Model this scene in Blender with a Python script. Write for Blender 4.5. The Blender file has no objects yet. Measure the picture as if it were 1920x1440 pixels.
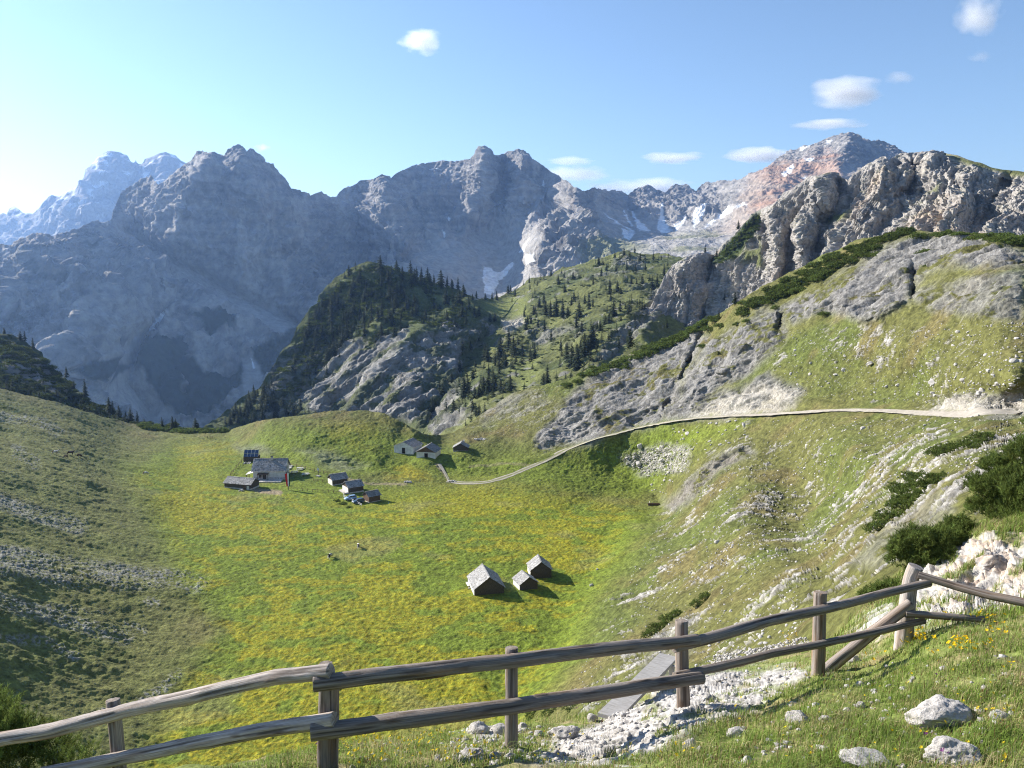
import bpy, bmesh, math, os, random
import numpy as np
from mathutils import noise, Vector, Matrix

RES = float(os.environ.get('SCN_RES', '1'))
rng = np.random.default_rng(11)
random.seed(11)
scene = bpy.context.scene
COL = scene.collection

# ------------------------------------------------------------------ camera model (used to survey points in the place)
FPX = 1536.0
PITCH = math.radians(7.8)
SP, CP = math.sin(PITCH), math.cos(PITCH)


def ray(px, py):
    px = np.asarray(px, float); py = np.asarray(py, float)
    a = (px - 960) / FPX; b = (720 - py) / FPX
    return np.stack([a, CP + b * SP, -SP + b * CP], -1)


def zD(py, z):
    b = (720 - py) / FPX
    return z / (-SP + b * CP)


def smooth(e0, e1, x):
    t = np.clip((x - e0) / (e1 - e0), 0, 1)
    return t * t * (3 - 2 * t)


def lerp(a, b, t):
    return a + (b - a) * t


# ------------------------------------------------------------------ noise
def _it(P, s, off):
    Q = P * np.asarray(s, float) + np.asarray(off, float)
    return Q.tolist()


def fbm(P, s, off=(0, 0, 0), octv=5, H=1.0, lac=2.0):
    f = noise.fractal
    return np.fromiter((f(p, H, lac, octv) for p in _it(P, s, off)), float, len(P))


def ridged(P, s, off=(0, 0, 0), octv=5, H=0.9, lac=2.1):
    f = noise.ridged_multi_fractal
    return np.fromiter((f(p, H, lac, octv, 1.0, 2.0) for p in _it(P, s, off)), float, len(P))


def cells(P, s, off=(0, 0, 0), basis='VORONOI_F2F1'):
    f = noise.noise
    return np.fromiter((f(p, noise_basis=basis) for p in _it(P, s, off)), float, len(P))


def billow(P, s, off=(0, 0, 0), octv=4):
    f = noise.turbulence
    return np.fromiter((f(p, octv, True) for p in _it(P, s, off)), float, len(P)) - .5


def frame(P, e1, e2):
    e1 = np.array(e1, float); e1 /= np.linalg.norm(e1)
    e2 = np.array(e2, float); e2 -= e1 * (e1 @ e2); e2 /= np.linalg.norm(e2)
    return P @ np.stack([e1, e2, np.cross(e1, e2)], 1)


# ------------------------------------------------------------------ plane geometry helpers
def polydist(px, py, pts):
    """distance to a polyline, signed side (+ right of its direction), parameter along it 0..1"""
    pts = np.asarray(pts, float)
    best = np.full(px.shape, 1e9); side = np.zeros(px.shape); par = np.zeros(px.shape)
    seg = np.hypot(*(pts[1:] - pts[:-1]).T); tot = seg.sum(); acc = 0
    for i in range(len(pts) - 1):
        ax, ay = pts[i]; bx, by = pts[i + 1]
        dx, dy = bx - ax, by - ay
        L2 = dx * dx + dy * dy + 1e-9
        t = np.clip(((px - ax) * dx + (py - ay) * dy) / L2, 0, 1)
        qx = px - (ax + t * dx); qy = py - (ay + t * dy)
        d = np.hypot(qx, qy)
        m = d < best
        best[m] = d[m]
        side[m] = np.sign(dx * qy - dy * qx)[m]
        par[m] = ((acc + t * seg[i]) / tot)[m]
        acc += seg[i]
    return best, side, par


def inpoly(px, py, pts):
    pts = np.asarray(pts, float)
    r = np.zeros(px.shape, bool)
    j = len(pts) - 1
    for i in range(len(pts)):
        xi, yi = pts[i]; xj, yj = pts[j]
        c = ((yi > py) != (yj > py)) & (px < (xj - xi) * (py - yi) / (yj - yi + 1e-12) + xi)
        r ^= c
        j = i
    return r


def soft(px, py, pts, feather):
    """1 inside a polygon, fading over +-feather across its edge"""
    pts = np.asarray(pts, float)
    out = np.zeros(px.shape)
    lo = pts.min(0) - feather; hi = pts.max(0) + feather
    m = (px > lo[0]) & (px < hi[0]) & (py > lo[1]) & (py < hi[1])
    if not m.any():
        return out
    x, y = px[m], py[m]
    d = polydist(x, y, np.vstack([pts, pts[:1]]))[0]
    d = np.where(inpoly(x, y, pts), d, -d)
    out[m] = smooth(-feather, feather, d)
    return out


def band(px, py, pts, w, feather):
    pts = np.asarray(pts, float)
    out = np.zeros(px.shape)
    lo = pts.min(0) - w - feather; hi = pts.max(0) + w + feather
    m = (px > lo[0]) & (px < hi[0]) & (py > lo[1]) & (py < hi[1])
    if m.any():
        out[m] = 1 - smooth(w, w + feather, polydist(px[m], py[m], pts)[0])
    return out


class TPS:
    def __init__(self, pts, vals, lam=1e-6):
        X = np.asarray(pts, float) / 1000.0
        n = len(X)
        K = self._k(np.hypot(X[:, None, 0] - X[None, :, 0], X[:, None, 1] - X[None, :, 1]))
        A = np.zeros((n + 3, n + 3))
        A[:n, :n] = K + lam * np.eye(n)
        A[:n, n] = 1; A[:n, n + 1:] = X
        A[n, :n] = 1; A[n + 1:, :n] = X.T
        self.X = X; self.c = np.linalg.solve(A, np.r_[np.asarray(vals, float), 0, 0, 0]); self.n = n

    @staticmethod
    def _k(r):
        return np.where(r > 1e-9, r * r * np.log(np.maximum(r, 1e-9)), 0)

    def __call__(self, px, py):
        x = np.asarray(px, float).ravel() / 1000; y = np.asarray(py, float).ravel() / 1000
        out = np.empty(len(x))
        for s in range(0, len(x), 100000):
            e = s + 100000
            r2 = (x[s:e, None] - self.X[None, :, 0]) ** 2 + (y[s:e, None] - self.X[None, :, 1]) ** 2
            k = 0.5 * r2 * np.log(np.maximum(r2, 1e-14))
            out[s:e] = k @ self.c[:self.n] + self.c[self.n] + self.c[self.n + 1] * x[s:e] + self.c[self.n + 2] * y[s:e]
        return out.reshape(np.shape(px))


def line(pts):
    p = np.asarray(pts, float)
    return lambda x: np.interp(x, p[:, 0], p[:, 1])


# ------------------------------------------------------------------ mesh + object helpers
def new_mesh(name, V, faces, mat=None, col=None, smooth_shade=False):
    """faces: (n,3) or (n,4) int array, or a list of tuples"""
    me = bpy.data.meshes.new(name)
    V = np.asarray(V, np.float32)
    if isinstance(faces, np.ndarray):
        nf, k = faces.shape
        me.vertices.add(len(V)); me.vertices.foreach_set('co', V.ravel())
        me.loops.add(nf * k); me.loops.foreach_set('vertex_index', faces.astype(np.int32).ravel())
        me.polygons.add(nf)
        me.polygons.foreach_set('loop_start', np.arange(0, nf * k, k, dtype=np.int32))
        if smooth_shade:
            me.polygons.foreach_set('use_smooth', np.ones(nf, bool))
        me.update(calc_edges=True)
    else:
        me.from_pydata([tuple(v) for v in V.tolist()], [], [tuple(f) for f in faces])
        if smooth_shade:
            for p in me.polygons:
                p.use_smooth = True
    if col is not None:
        at = me.color_attributes.new('Col', 'FLOAT_COLOR', 'POINT')
        c = np.ones((len(V), 4), np.float32); c[:, :3] = col
        at.data.foreach_set('color', c.ravel())
    if mat is not None:
        me.materials.append(mat)
    return me


def link(name, me, parent=None):
    o = bpy.data.objects.new(name, me)
    COL.objects.link(o)
    if parent is not None:
        o.parent = parent
    return o


def tag(o, label=None, cat=None, group=None, kind=None):
    if label: o['label'] = label
    if cat: o['category'] = cat
    if group: o['group'] = group
    if kind: o['kind'] = kind
    return o


def root(name, loc, rz=0.0, label=None, cat=None, group=None):
    o = bpy.data.objects.new(name, None)
    o.empty_display_size = 0.3
    COL.objects.link(o)
    o.location = loc; o.rotation_euler = (0, 0, rz)
    return tag(o, label, cat, group)


def copy_thing(src, loc, rz=0.0, s=1.0, label=None, group=None):
    r = src.copy(); COL.objects.link(r)
    r.location = loc; r.rotation_euler = (0, 0, rz)
    r.scale = (s, s, s) if np.isscalar(s) else s
    if label: r['label'] = label
    if group: r['group'] = group
    for ch in src.children:
        c = ch.copy(); COL.objects.link(c); c.parent = r
        for g in ch.children:
            d = g.copy(); COL.objects.link(d); d.parent = c
    return r


class MB:
    """collects simple shapes, then links them as one mesh object"""
    def __init__(self):
        self.v = []; self.f = []

    def add(self, V, Fs):
        o = len(self.v)
        self.v += [tuple(p) for p in V]
        self.f += [tuple(i + o for i in f) for f in Fs]

    def box(self, c, s, rz=0.0, tilt=None):
        x, y, z = (k / 2 for k in s)
        V = [Vector((sx * x, sy * y, sz * z)) for sz in (-1, 1) for sy in (-1, 1) for sx in (-1, 1)]
        M = Matrix.Rotation(rz, 3, 'Z')
        if tilt is not None:
            M = M @ Matrix.Rotation(tilt[1], 3, tilt[0])
        V = [M @ v + Vector(c) for v in V]
        self.add(V, [(0, 2, 3, 1), (4, 5, 7, 6), (0, 1, 5, 4), (2, 6, 7, 3), (0, 4, 6, 2), (1, 3, 7, 5)])

    def tube(self, pts, rad, n=8, caps=True, rnd=0.0):
        pts = [Vector(p) for p in pts]
        rad = [rad] * len(pts) if np.isscalar(rad) else rad
        V = []; Fs = []
        up = Vector((0, 0, 1))
        d0 = (pts[-1] - pts[0]).normalized()
        if abs(d0.z) > 0.9:
            up = Vector((0, 1, 0))
        for i, p in enumerate(pts):
            d = (pts[min(i + 1, len(pts) - 1)] - pts[max(i - 1, 0)]).normalized()
            s = d.cross(up).normalized(); t = s.cross(d)
            for k in range(n):
                a = 2 * math.pi * k / n
                r = rad[i] * (1 + rnd * (random.random() - .5))
                V.append(p + s * (r * math.cos(a)) + t * (r * math.sin(a)))
        for i in range(len(pts) - 1):
            for k in range(n):
                a = i * n + k; b = i * n + (k + 1) % n
                Fs.append((a, b, b + n, a + n))
        if caps:
            Fs.append(tuple(range(n - 1, -1, -1)))
            Fs.append(tuple(range((len(pts) - 1) * n, len(pts) * n)))
        self.add(V, Fs)

    def prism(self, prof, y0, y1):
        """profile in x,z pushed along y"""
        n = len(prof)
        V = [(x, y0, z) for x, z in prof] + [(x, y1, z) for x, z in prof]
        Fs = [tuple(range(n)), tuple(range(2 * n - 1, n - 1, -1))]
        for i in range(n):
            j = (i + 1) % n
            Fs.append((i, i + n, j + n, j))
        self.add(V, Fs)

    def build(self, name, mat, parent=None, sm=False):
        me = bpy.data.meshes.new(name)
        me.from_pydata(self.v, [], self.f)
        bm = bmesh.new(); bm.from_mesh(me)
        bmesh.ops.recalc_face_normals(bm, faces=bm.faces)
        bm.to_mesh(me); bm.free()
        if sm:
            for p in me.polygons:
                p.use_smooth = True
        if mat is not None:
            me.materials.append(mat)
        return link(name, me, parent)


# ------------------------------------------------------------------ materials
def mat_new(name):
    m = bpy.data.materials.new(name); m.use_nodes = True
    nt = m.node_tree
    return m, nt, nt.nodes['Principled BSDF']


def mat_attr(name, bump=0.3, scale=8.0, vary=0.25, rough=0.95, dist=0.1, translucent=0.0):
    """surface colour stored on the vertices, broken up by fine noise"""
    m, nt, bs = mat_new(name)
    N = nt.nodes; L = nt.links
    at = N.new('ShaderNodeVertexColor'); at.layer_name = 'Col'
    tc = N.new('ShaderNodeTexCoord')
    no = N.new('ShaderNodeTexNoise'); no.inputs['Scale'].default_value = scale; no.inputs['Detail'].default_value = 8; no.inputs['Roughness'].default_value = .68
    L.new(tc.outputs['Object'], no.inputs['Vector'])
    mr = N.new('ShaderNodeMapRange'); mr.inputs[1].default_value = 0.34; mr.inputs[2].default_value = 0.66
    mr.inputs[3].default_value = 1 - vary; mr.inputs[4].default_value = 1 + vary
    L.new(no.outputs['Fac'], mr.inputs[0])
    mx = N.new('ShaderNodeMix'); mx.data_type = 'RGBA'; mx.blend_type = 'MULTIPLY'; mx.inputs[0].default_value = 1
    L.new(at.outputs['Color'], mx.inputs[6]); L.new(mr.outputs[0], mx.inputs[7])
    L.new(mx.outputs[2], bs.inputs['Base Color'])
    bs.inputs['Roughness'].default_value = rough
    bs.inputs['Specular IOR Level'].default_value = 0.15
    if bump:
        bp = N.new('ShaderNodeBump'); bp.inputs['Strength'].default_value = bump; bp.inputs['Distance'].default_value = dist
        L.new(no.outputs['Fac'], bp.inputs['Height']); L.new(bp.outputs[0], bs.inputs['Normal'])
    if translucent:
        tr = N.new('ShaderNodeBsdfTranslucent'); L.new(mx.outputs[2], tr.inputs['Color'])
        ms = N.new('ShaderNodeMixShader'); ms.inputs[0].default_value = translucent
        out = N['Material Output']
        L.new(bs.outputs[0], ms.inputs[1]); L.new(tr.outputs[0], ms.inputs[2]); L.new(ms.outputs[0], out.inputs['Surface'])
    return m


def mat_noise(name, c1, c2, scale=5.0, bump=0.2, rough=0.85, stretch=(1, 1, 1), spec=0.2, dist=0.02, metallic=0.0, detail=6, lo=.35, hi=.65):
    m, nt, bs = mat_new(name)
    N = nt.nodes; L = nt.links
    tc = N.new('ShaderNodeTexCoord'); mp = N.new('ShaderNodeMapping'); mp.inputs['Scale'].default_value = stretch
    no = N.new('ShaderNodeTexNoise'); no.inputs['Scale'].default_value = scale; no.inputs['Detail'].default_value = detail
    L.new(tc.outputs['Object'], mp.inputs[0]); L.new(mp.outputs[0], no.inputs['Vector'])
    rp = N.new('ShaderNodeValToRGB')
    rp.color_ramp.elements[0].color = (*c1, 1); rp.color_ramp.elements[1].color = (*c2, 1)
    rp.color_ramp.elements[0].position = lo; rp.color_ramp.elements[1].position = hi
    L.new(no.outputs['Fac'], rp.inputs[0]); L.new(rp.outputs[0], bs.inputs['Base Color'])
    bs.inputs['Roughness'].default_value = rough; bs.inputs['Specular IOR Level'].default_value = spec
    bs.inputs['Metallic'].default_value = metallic
    if bump:
        bp = N.new('ShaderNodeBump'); bp.inputs['Strength'].default_value = bump; bp.inputs['Distance'].default_value = dist
        L.new(no.outputs['Fac'], bp.inputs['Height']); L.new(bp.outputs[0], bs.inputs['Normal'])
    return m


# ------------------------------------------------------------------ terrain layers
class Layer:
    def __init__(self, ctrl, feats=(), wlim=None, lam=1e-6):
        """ctrl: (px, py, 'd'|'z', value); feats: (polyline, amp, width_right, width_left) metres towards (-) or away (+)"""
        pts = [(c[0], c[1]) for c in ctrl]
        D = [c[3] if c[2] == 'd' else zD(c[1], c[3]) for c in ctrl]
        self.t = TPS(pts, 1.0 / np.array(D), lam)
        self.lim = wlim or (min(D) * 0.7, max(D) * 1.35)
        self.feats = feats
        self.disp = None

    def D(self, px, py):
        px = np.asarray(px, float); py = np.asarray(py, float)
        w = self.t(px, py)
        d = 1 / np.clip(w, 1 / self.lim[1], 1 / self.lim[0])
        for pl, amp, wr, wl in self.feats:
            q = np.asarray(pl, float); mg = 4 * max(wr, wl)
            lo = q.min(0) - mg; hi = q.max(0) + mg
            m = (px > lo[0]) & (px < hi[0]) & (py > lo[1]) & (py < hi[1])
            if not m.any():
                continue
            dist, side, par = polydist(px[m], py[m], pl)
            end = smooth(0, .12, par) * (1 - smooth(.88, 1, par)) * .6 + .4
            d[m] += amp * end * np.exp(-(dist / np.where(side > 0, wr, wl)) ** 1.3)
        return d

    def base(self, px, py):
        px = np.asarray(px, float); py = np.asarray(py, float)
        return self.D(px, py)[..., None] * ray(px, py)

    def normal(self, px, py, e=3.0):
        a = self.base(px + e, py) - self.base(px - e, py)
        b = self.base(px, py - e) - self.base(px, py + e)
        n = np.cross(a, b); n /= np.linalg.norm(n, axis=-1, keepdims=True) + 1e-12
        return n

    def at(self, px, py):
        """finished surface points"""
        px = np.atleast_1d(np.asarray(px, float)); py = np.atleast_1d(np.asarray(py, float))
        P = self.base(px, py)
        return P + self.disp(P, self.normal(px, py), px, py)

    def build(self, name, xs, top, bot, ny, color, mat, skirt, vpow=1.0):
        nx = len(xs)
        v = np.linspace(0, 1, ny) ** vpow
        px = np.repeat(xs[None, :], ny, 0)
        py = bot(xs)[None, :] + (top(xs) - bot(xs))[None, :] * v[:, None]
        P = self.base(px.ravel(), py.ravel()).reshape(ny, nx, 3)
        n = np.cross(np.gradient(P, axis=1), np.gradient(P, axis=0))
        n /= np.linalg.norm(n, axis=-1, keepdims=True) + 1e-12
        Q = (P.reshape(-1, 3) + self.disp(P.reshape(-1, 3), n.reshape(-1, 3), px.ravel(), py.ravel())).reshape(ny, nx, 3)
        n2 = np.cross(np.gradient(Q, axis=1), np.gradient(Q, axis=0))
        n2 /= np.linalg.norm(n2, axis=-1, keepdims=True) + 1e-12
        C = color(Q.reshape(-1, 3), n2.reshape(-1, 3), px.ravel(), py.ravel()).reshape(ny, nx, 3)
        hor = Q[-1].copy(); hor[:, 2] = 0; hor /= np.linalg.norm(hor, axis=1, keepdims=True)
        rows = [Q]; cr = [C]
        for out, down in skirt:
            rows.append((Q[-1] + hor * out - np.array([0, 0, down]))[None]); cr.append(C[-1:])
        Q = np.concatenate(rows); C = np.concatenate(cr)
        NY = len(Q)
        idx = np.arange(NY * nx).reshape(NY, nx)
        fc = np.stack([idx[:-1, :-1], idx[:-1, 1:], idx[1:, 1:], idx[1:, :-1]], -1).reshape(-1, 4)
        me = new_mesh(name, Q.reshape(-1, 3), fc, mat, C.reshape(-1, 3), True)
        self.obj = link(name, me)
        return self.obj


def mixc(C, c, m):
    return C + (np.asarray(c)[None, :] - C) * m[:, None]
SKY_STRENGTH = 0.083
SUN_ENERGY = 5.0
EXPOSURE = 1.16
HAZE_DENS = 0.55e-4
HAZE_COL = (.34, .56, 1.0)
HAZE_ANI = 0.55
HAZE_TOP = 950
# ================================================================== TERRAIN
m_land = mat_attr('meadow_and_rock', bump=1.0, scale=1.3, vary=0.42, dist=0.5)
m_mount = mat_attr('mountain_rock', bump=0.8, scale=0.045, vary=0.25, dist=16.0)
m_crag = mat_attr('crag_rock', bump=0.9, scale=0.30, vary=0.32, dist=2.2)
m_near = mat_attr('alpine_turf', bump=0.6, scale=14.0, vary=0.35, dist=0.03)

ROCK = np.array((.46, .44, .41)); ROCKD = np.array((.30, .29, .275)); SOIL = np.array((.19, .15, .10))
SNOW = np.array((.86, .88, .90))

# ---------------- far ranges
mk = 'd'
F_ctrl = [(-300, 800, mk, 1200), (-300, 470, mk, 2100), (100, 850, mk, 1750), (350, 820, mk, 2050), (480, 780, mk, 2100),
          (0, 750, mk, 1800), (150, 432, mk, 2350), (0, 460, mk, 2250), (60, 600, mk, 2000), (200, 600, mk, 2120), (130, 700, mk, 1900),
          (300, 700, mk, 2150), (400, 690, mk, 2200),
          (220, 390, mk, 2700), (445, 275, mk, 2950), (380, 290, mk, 2900), (270, 330, mk, 2780), (445, 450, mk, 2680), (330, 470, mk, 2580),
          (450, 600, mk, 2420), (520, 650, mk, 2300), (600, 370, mk, 3300), (600, 500, mk, 2950), (560, 610, mk, 2480), (620, 640, mk, 2450),
          (640, 355, mk, 3500), (717, 328, mk, 3500), (910, 278, mk, 3700), (983, 283, mk, 3680), (800, 308, mk, 3800), (750, 450, mk, 3300),
          (900, 430, mk, 3520), (860, 480, mk, 3250), (950, 470, mk, 3350), (940, 560, mk, 2900), (840, 570, mk, 2850), (760, 560, mk, 2850), (1000, 520, mk, 2900),
          (1040, 380, mk, 3450), (1080, 358, mk, 3300), (1060, 430, mk, 3000), (1020, 470, mk, 2880), (1100, 490, mk, 2700), (1130, 450, mk, 2880),
          (1150, 360, mk, 3900), (1213, 352, mk, 4050), (1180, 440, mk, 3150), (1250, 440, mk, 3150), (1290, 350, mk, 4050), (1350, 340, mk, 4000), (1350, 405, mk, 3450),
          (1300, 470, mk, 2500), (1230, 480, mk, 2500), (1600, 250, mk, 3800), (1500, 290, mk, 3750), (1440, 380, mk, 3050), (1540, 330, mk, 3350), (1650, 300, mk, 3500),
          (1400, 450, mk, 2500), (1700, 290, mk, 3600), (1850, 330, mk, 3600), (690, 590, mk, 2650), (620, 700, mk, 2300)]
F_feats = [
    ([(205, 420), (330, 490), (450, 560), (560, 610), (610, 650)], 195, 60, 34),         # talus ramp behind the shoulder
    ([(183, 415), (215, 500), (205, 560), (160, 610), (95, 690)], -75, 26, 46),           # lit shoulder rib
    ([(347, 310), (300, 335), (288, 372), (262, 420)], -55, 20, 34),
    ([(398, 290), (352, 360), (330, 420), (322, 470)], -165, 26, 46),
    ([(445, 274), (470, 340), (530, 400), (560, 470)], -165, 60, 40),
    ([(60, 470), (30, 540), (0, 590)], -68, 16, 40),
    ([(320, 570), (270, 640), (235, 720), (300, 790)], 90, 30, 30),                       # gravel fan
    ([(365, 590), (345, 650), (352, 760)], 68, 12, 12),
    ([(717, 330), (735, 400), (770, 470), (820, 560)], -180, 50, 40),
    ([(690, 345), (660, 420), (690, 520)], 135, 30, 30),
    ([(755, 330), (790, 420), (800, 480)], 135, 30, 24),
    ([(910, 278), (905, 340), (880, 420)], -165, 30, 24), ([(983, 284), (975, 330), (985, 390)], -135, 26, 26),
    ([(945, 292), (945, 350), (950, 400)], 105, 14, 14),
    ([(1085, 362), (1060, 400), (1025, 450), (1000, 490)], -110, 70, 44),                  # sunlit spur
    ([(1035, 360), (1010, 430), (985, 470), (930, 550)], 135, 26, 40),
    ([(1445, 310), (1430, 360), (1380, 410)], -60, 30, 20),
    ([(1600, 252), (1570, 300), (1575, 345)], -120, 30, 34), ([(1536, 270), (1500, 320), (1440, 370)], -60, 20, 20),
]
LF = Layer(F_ctrl, F_feats, wlim=(1100, 4600))


def scree_mask(px, py):
    m = soft(px, py, [(790, 460), (880, 440), (1010, 410), (1020, 460), (1000, 500), (1030, 540), (960, 600), (700, 600), (700, 540), (760, 500)], 18)
    m = np.maximum(m, soft(px, py, [(1110, 385), (1170, 400), (1210, 410), (1330, 415), (1400, 400), (1460, 360), (1520, 320), (1620, 310), (1500, 420), (1280, 520), (1160, 500), (1130, 440)], 10))
    m = np.maximum(m, soft(px, py, [(190, 415), (240, 425), (360, 485), (480, 555), (570, 600), (620, 640), (600, 660), (520, 640), (430, 580), (330, 520), (240, 460)], 12))
    m = np.maximum(m, soft(px, py, [(215, 660), (250, 610), (275, 640), (262, 700), (300, 740), (345, 795), (280, 800), (200, 760), (180, 740)], 12))
    m = np.maximum(m, soft(px, py, [(455, 680), (480, 665), (500, 690), (490, 730), (455, 760)], 10))
    m = np.maximum(m, band(px, py, [(360, 575), (350, 640), (338, 690), (352, 750), (358, 780)], 4, 6))
    return m


def F_disp(P, n, px, py):
    sc = scree_mask(px, py)
    wig = fbm(P, 1 / 300, (3, 1, 7), 3)[:, None] * 40 * np.array([1, 0.3, 0.2])
    Q = P + wig
    slant = Q @ np.array([[1, 0, .45], [0, 1, 0], [.0, 0, 1]])                            # tilted strata
    r1 = ridged(Q, (1 / 420, 1 / 420, 1 / 900), (5, 2, 1), 5) - .9
    r2 = ridged(slant, (1 / 90, 1 / 120, 1 / 150), (1, 9, 4), 5) - .9
    st = fbm(slant, (1 / 900, 1 / 900, 1 / 26), (0, 0, 2), 3)
    big = fbm(P, 1 / 700, (8, 8, 1), 3)
    top = smooth(.0, 85, py - F_top(px))
    far = smooth(1300, 3000, np.linalg.norm(P, axis=1))
    k = (1 - .86 * sc) * (.55 + .45 * far)
    col = billow(Q, (1 / 110, 1 / 110, 1 / 420), (5, 7, 1), 4)
    k = k * np.where(px < 600, .9, 1)
    k = k * lerp(1, .34, smooth(1350, 1420, px))
    h = k * (r1 * 44 + r2 * 32 + st * 10 - col * 40) * (.20 + .80 * top) + big * 20 * top
    gul = ridged(P, (1 / 60, 1 / 60, 1 / 700), (4, 4, 4), 3) - .9
    h += sc * gul * 5
    h += fbm(P, 1 / 24, (1, 1, 1), 4, .7) * 7 * (1 - .8 * sc)
    return n * h[:, None]


F_top = line([(-300, 480), (-50, 468), (0, 459), (15, 460), (30, 447), (60, 438), (100, 436), (147, 430), (165, 421), (183, 415), (203, 418), (207, 405), (214, 388), (220, 377), (227, 360), (240, 353),
              (253, 345), (262, 335), (270, 325), (276, 330), (283, 328), (290, 340), (297, 347), (312, 334), (327, 323), (337, 316), (347, 308), (355, 297), (367, 287), (378, 282), (390, 289), (400, 286),
              (420, 290), (433, 277), (439, 273), (445, 272), (455, 276), (463, 283), (470, 280), (480, 286), (490, 297), (500, 306), (510, 308), (520, 320), (533, 335), (547, 353), (563, 357), (572, 363),
              (580, 367), (590, 364), (600, 360), (608, 366), (617, 371), (627, 372), (634, 362), (643, 355), (655, 350), (667, 343), (678, 339), (687, 337), (703, 337), (710, 331), (717, 327), (724, 330), (732, 336),
              (740, 327), (750, 321), (773, 312), (790, 308), (807, 305), (830, 303), (853, 304), (870, 301), (887, 298), (893, 289), (899, 279), (910, 276), (920, 280), (926, 289), (935, 291), (947, 289), (953, 284), (960, 283),
              (970, 281), (983, 282), (991, 287), (1000, 296), (1008, 302), (1017, 309), (1025, 316), (1033, 322), (1047, 328), (1057, 339), (1067, 343), (1076, 352), (1088, 359), (1100, 359), (1106, 355), (1113, 353), (1133, 356), (1150, 358), (1167, 362),
              (1177, 368), (1187, 360), (1197, 355), (1205, 352), (1213, 351), (1225, 354), (1233, 357), (1247, 364), (1257, 354), (1267, 349), (1277, 349), (1287, 346), (1296, 353), (1306, 356), (1316, 348), (1326, 343), (1338, 342), (1350, 338), (1366, 338), (1382, 337),
              (1398, 331), (1413, 323), (1430, 319), (1445, 309), (1460, 297), (1477, 285), (1490, 282), (1508, 275), (1522, 272), (1536, 268), (1545, 262), (1556, 258), (1568, 253), (1580, 250), (1599, 248), (1608, 251), (1615, 255), (1622, 263), (1631, 265), (1645, 264), (1659, 267),
              (1675, 271), (1695, 286), (1760, 310), (2200, 380)])
F_bot = line([(-300, 900), (350, 880), (480, 820), (540, 720), (600, 660), (690, 580), (800, 590), (900, 640), (1000, 600), (1100, 560), (1250, 560), (1400, 500), (1500, 440), (1600, 390), (1760, 360), (2200, 440)])


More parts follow.
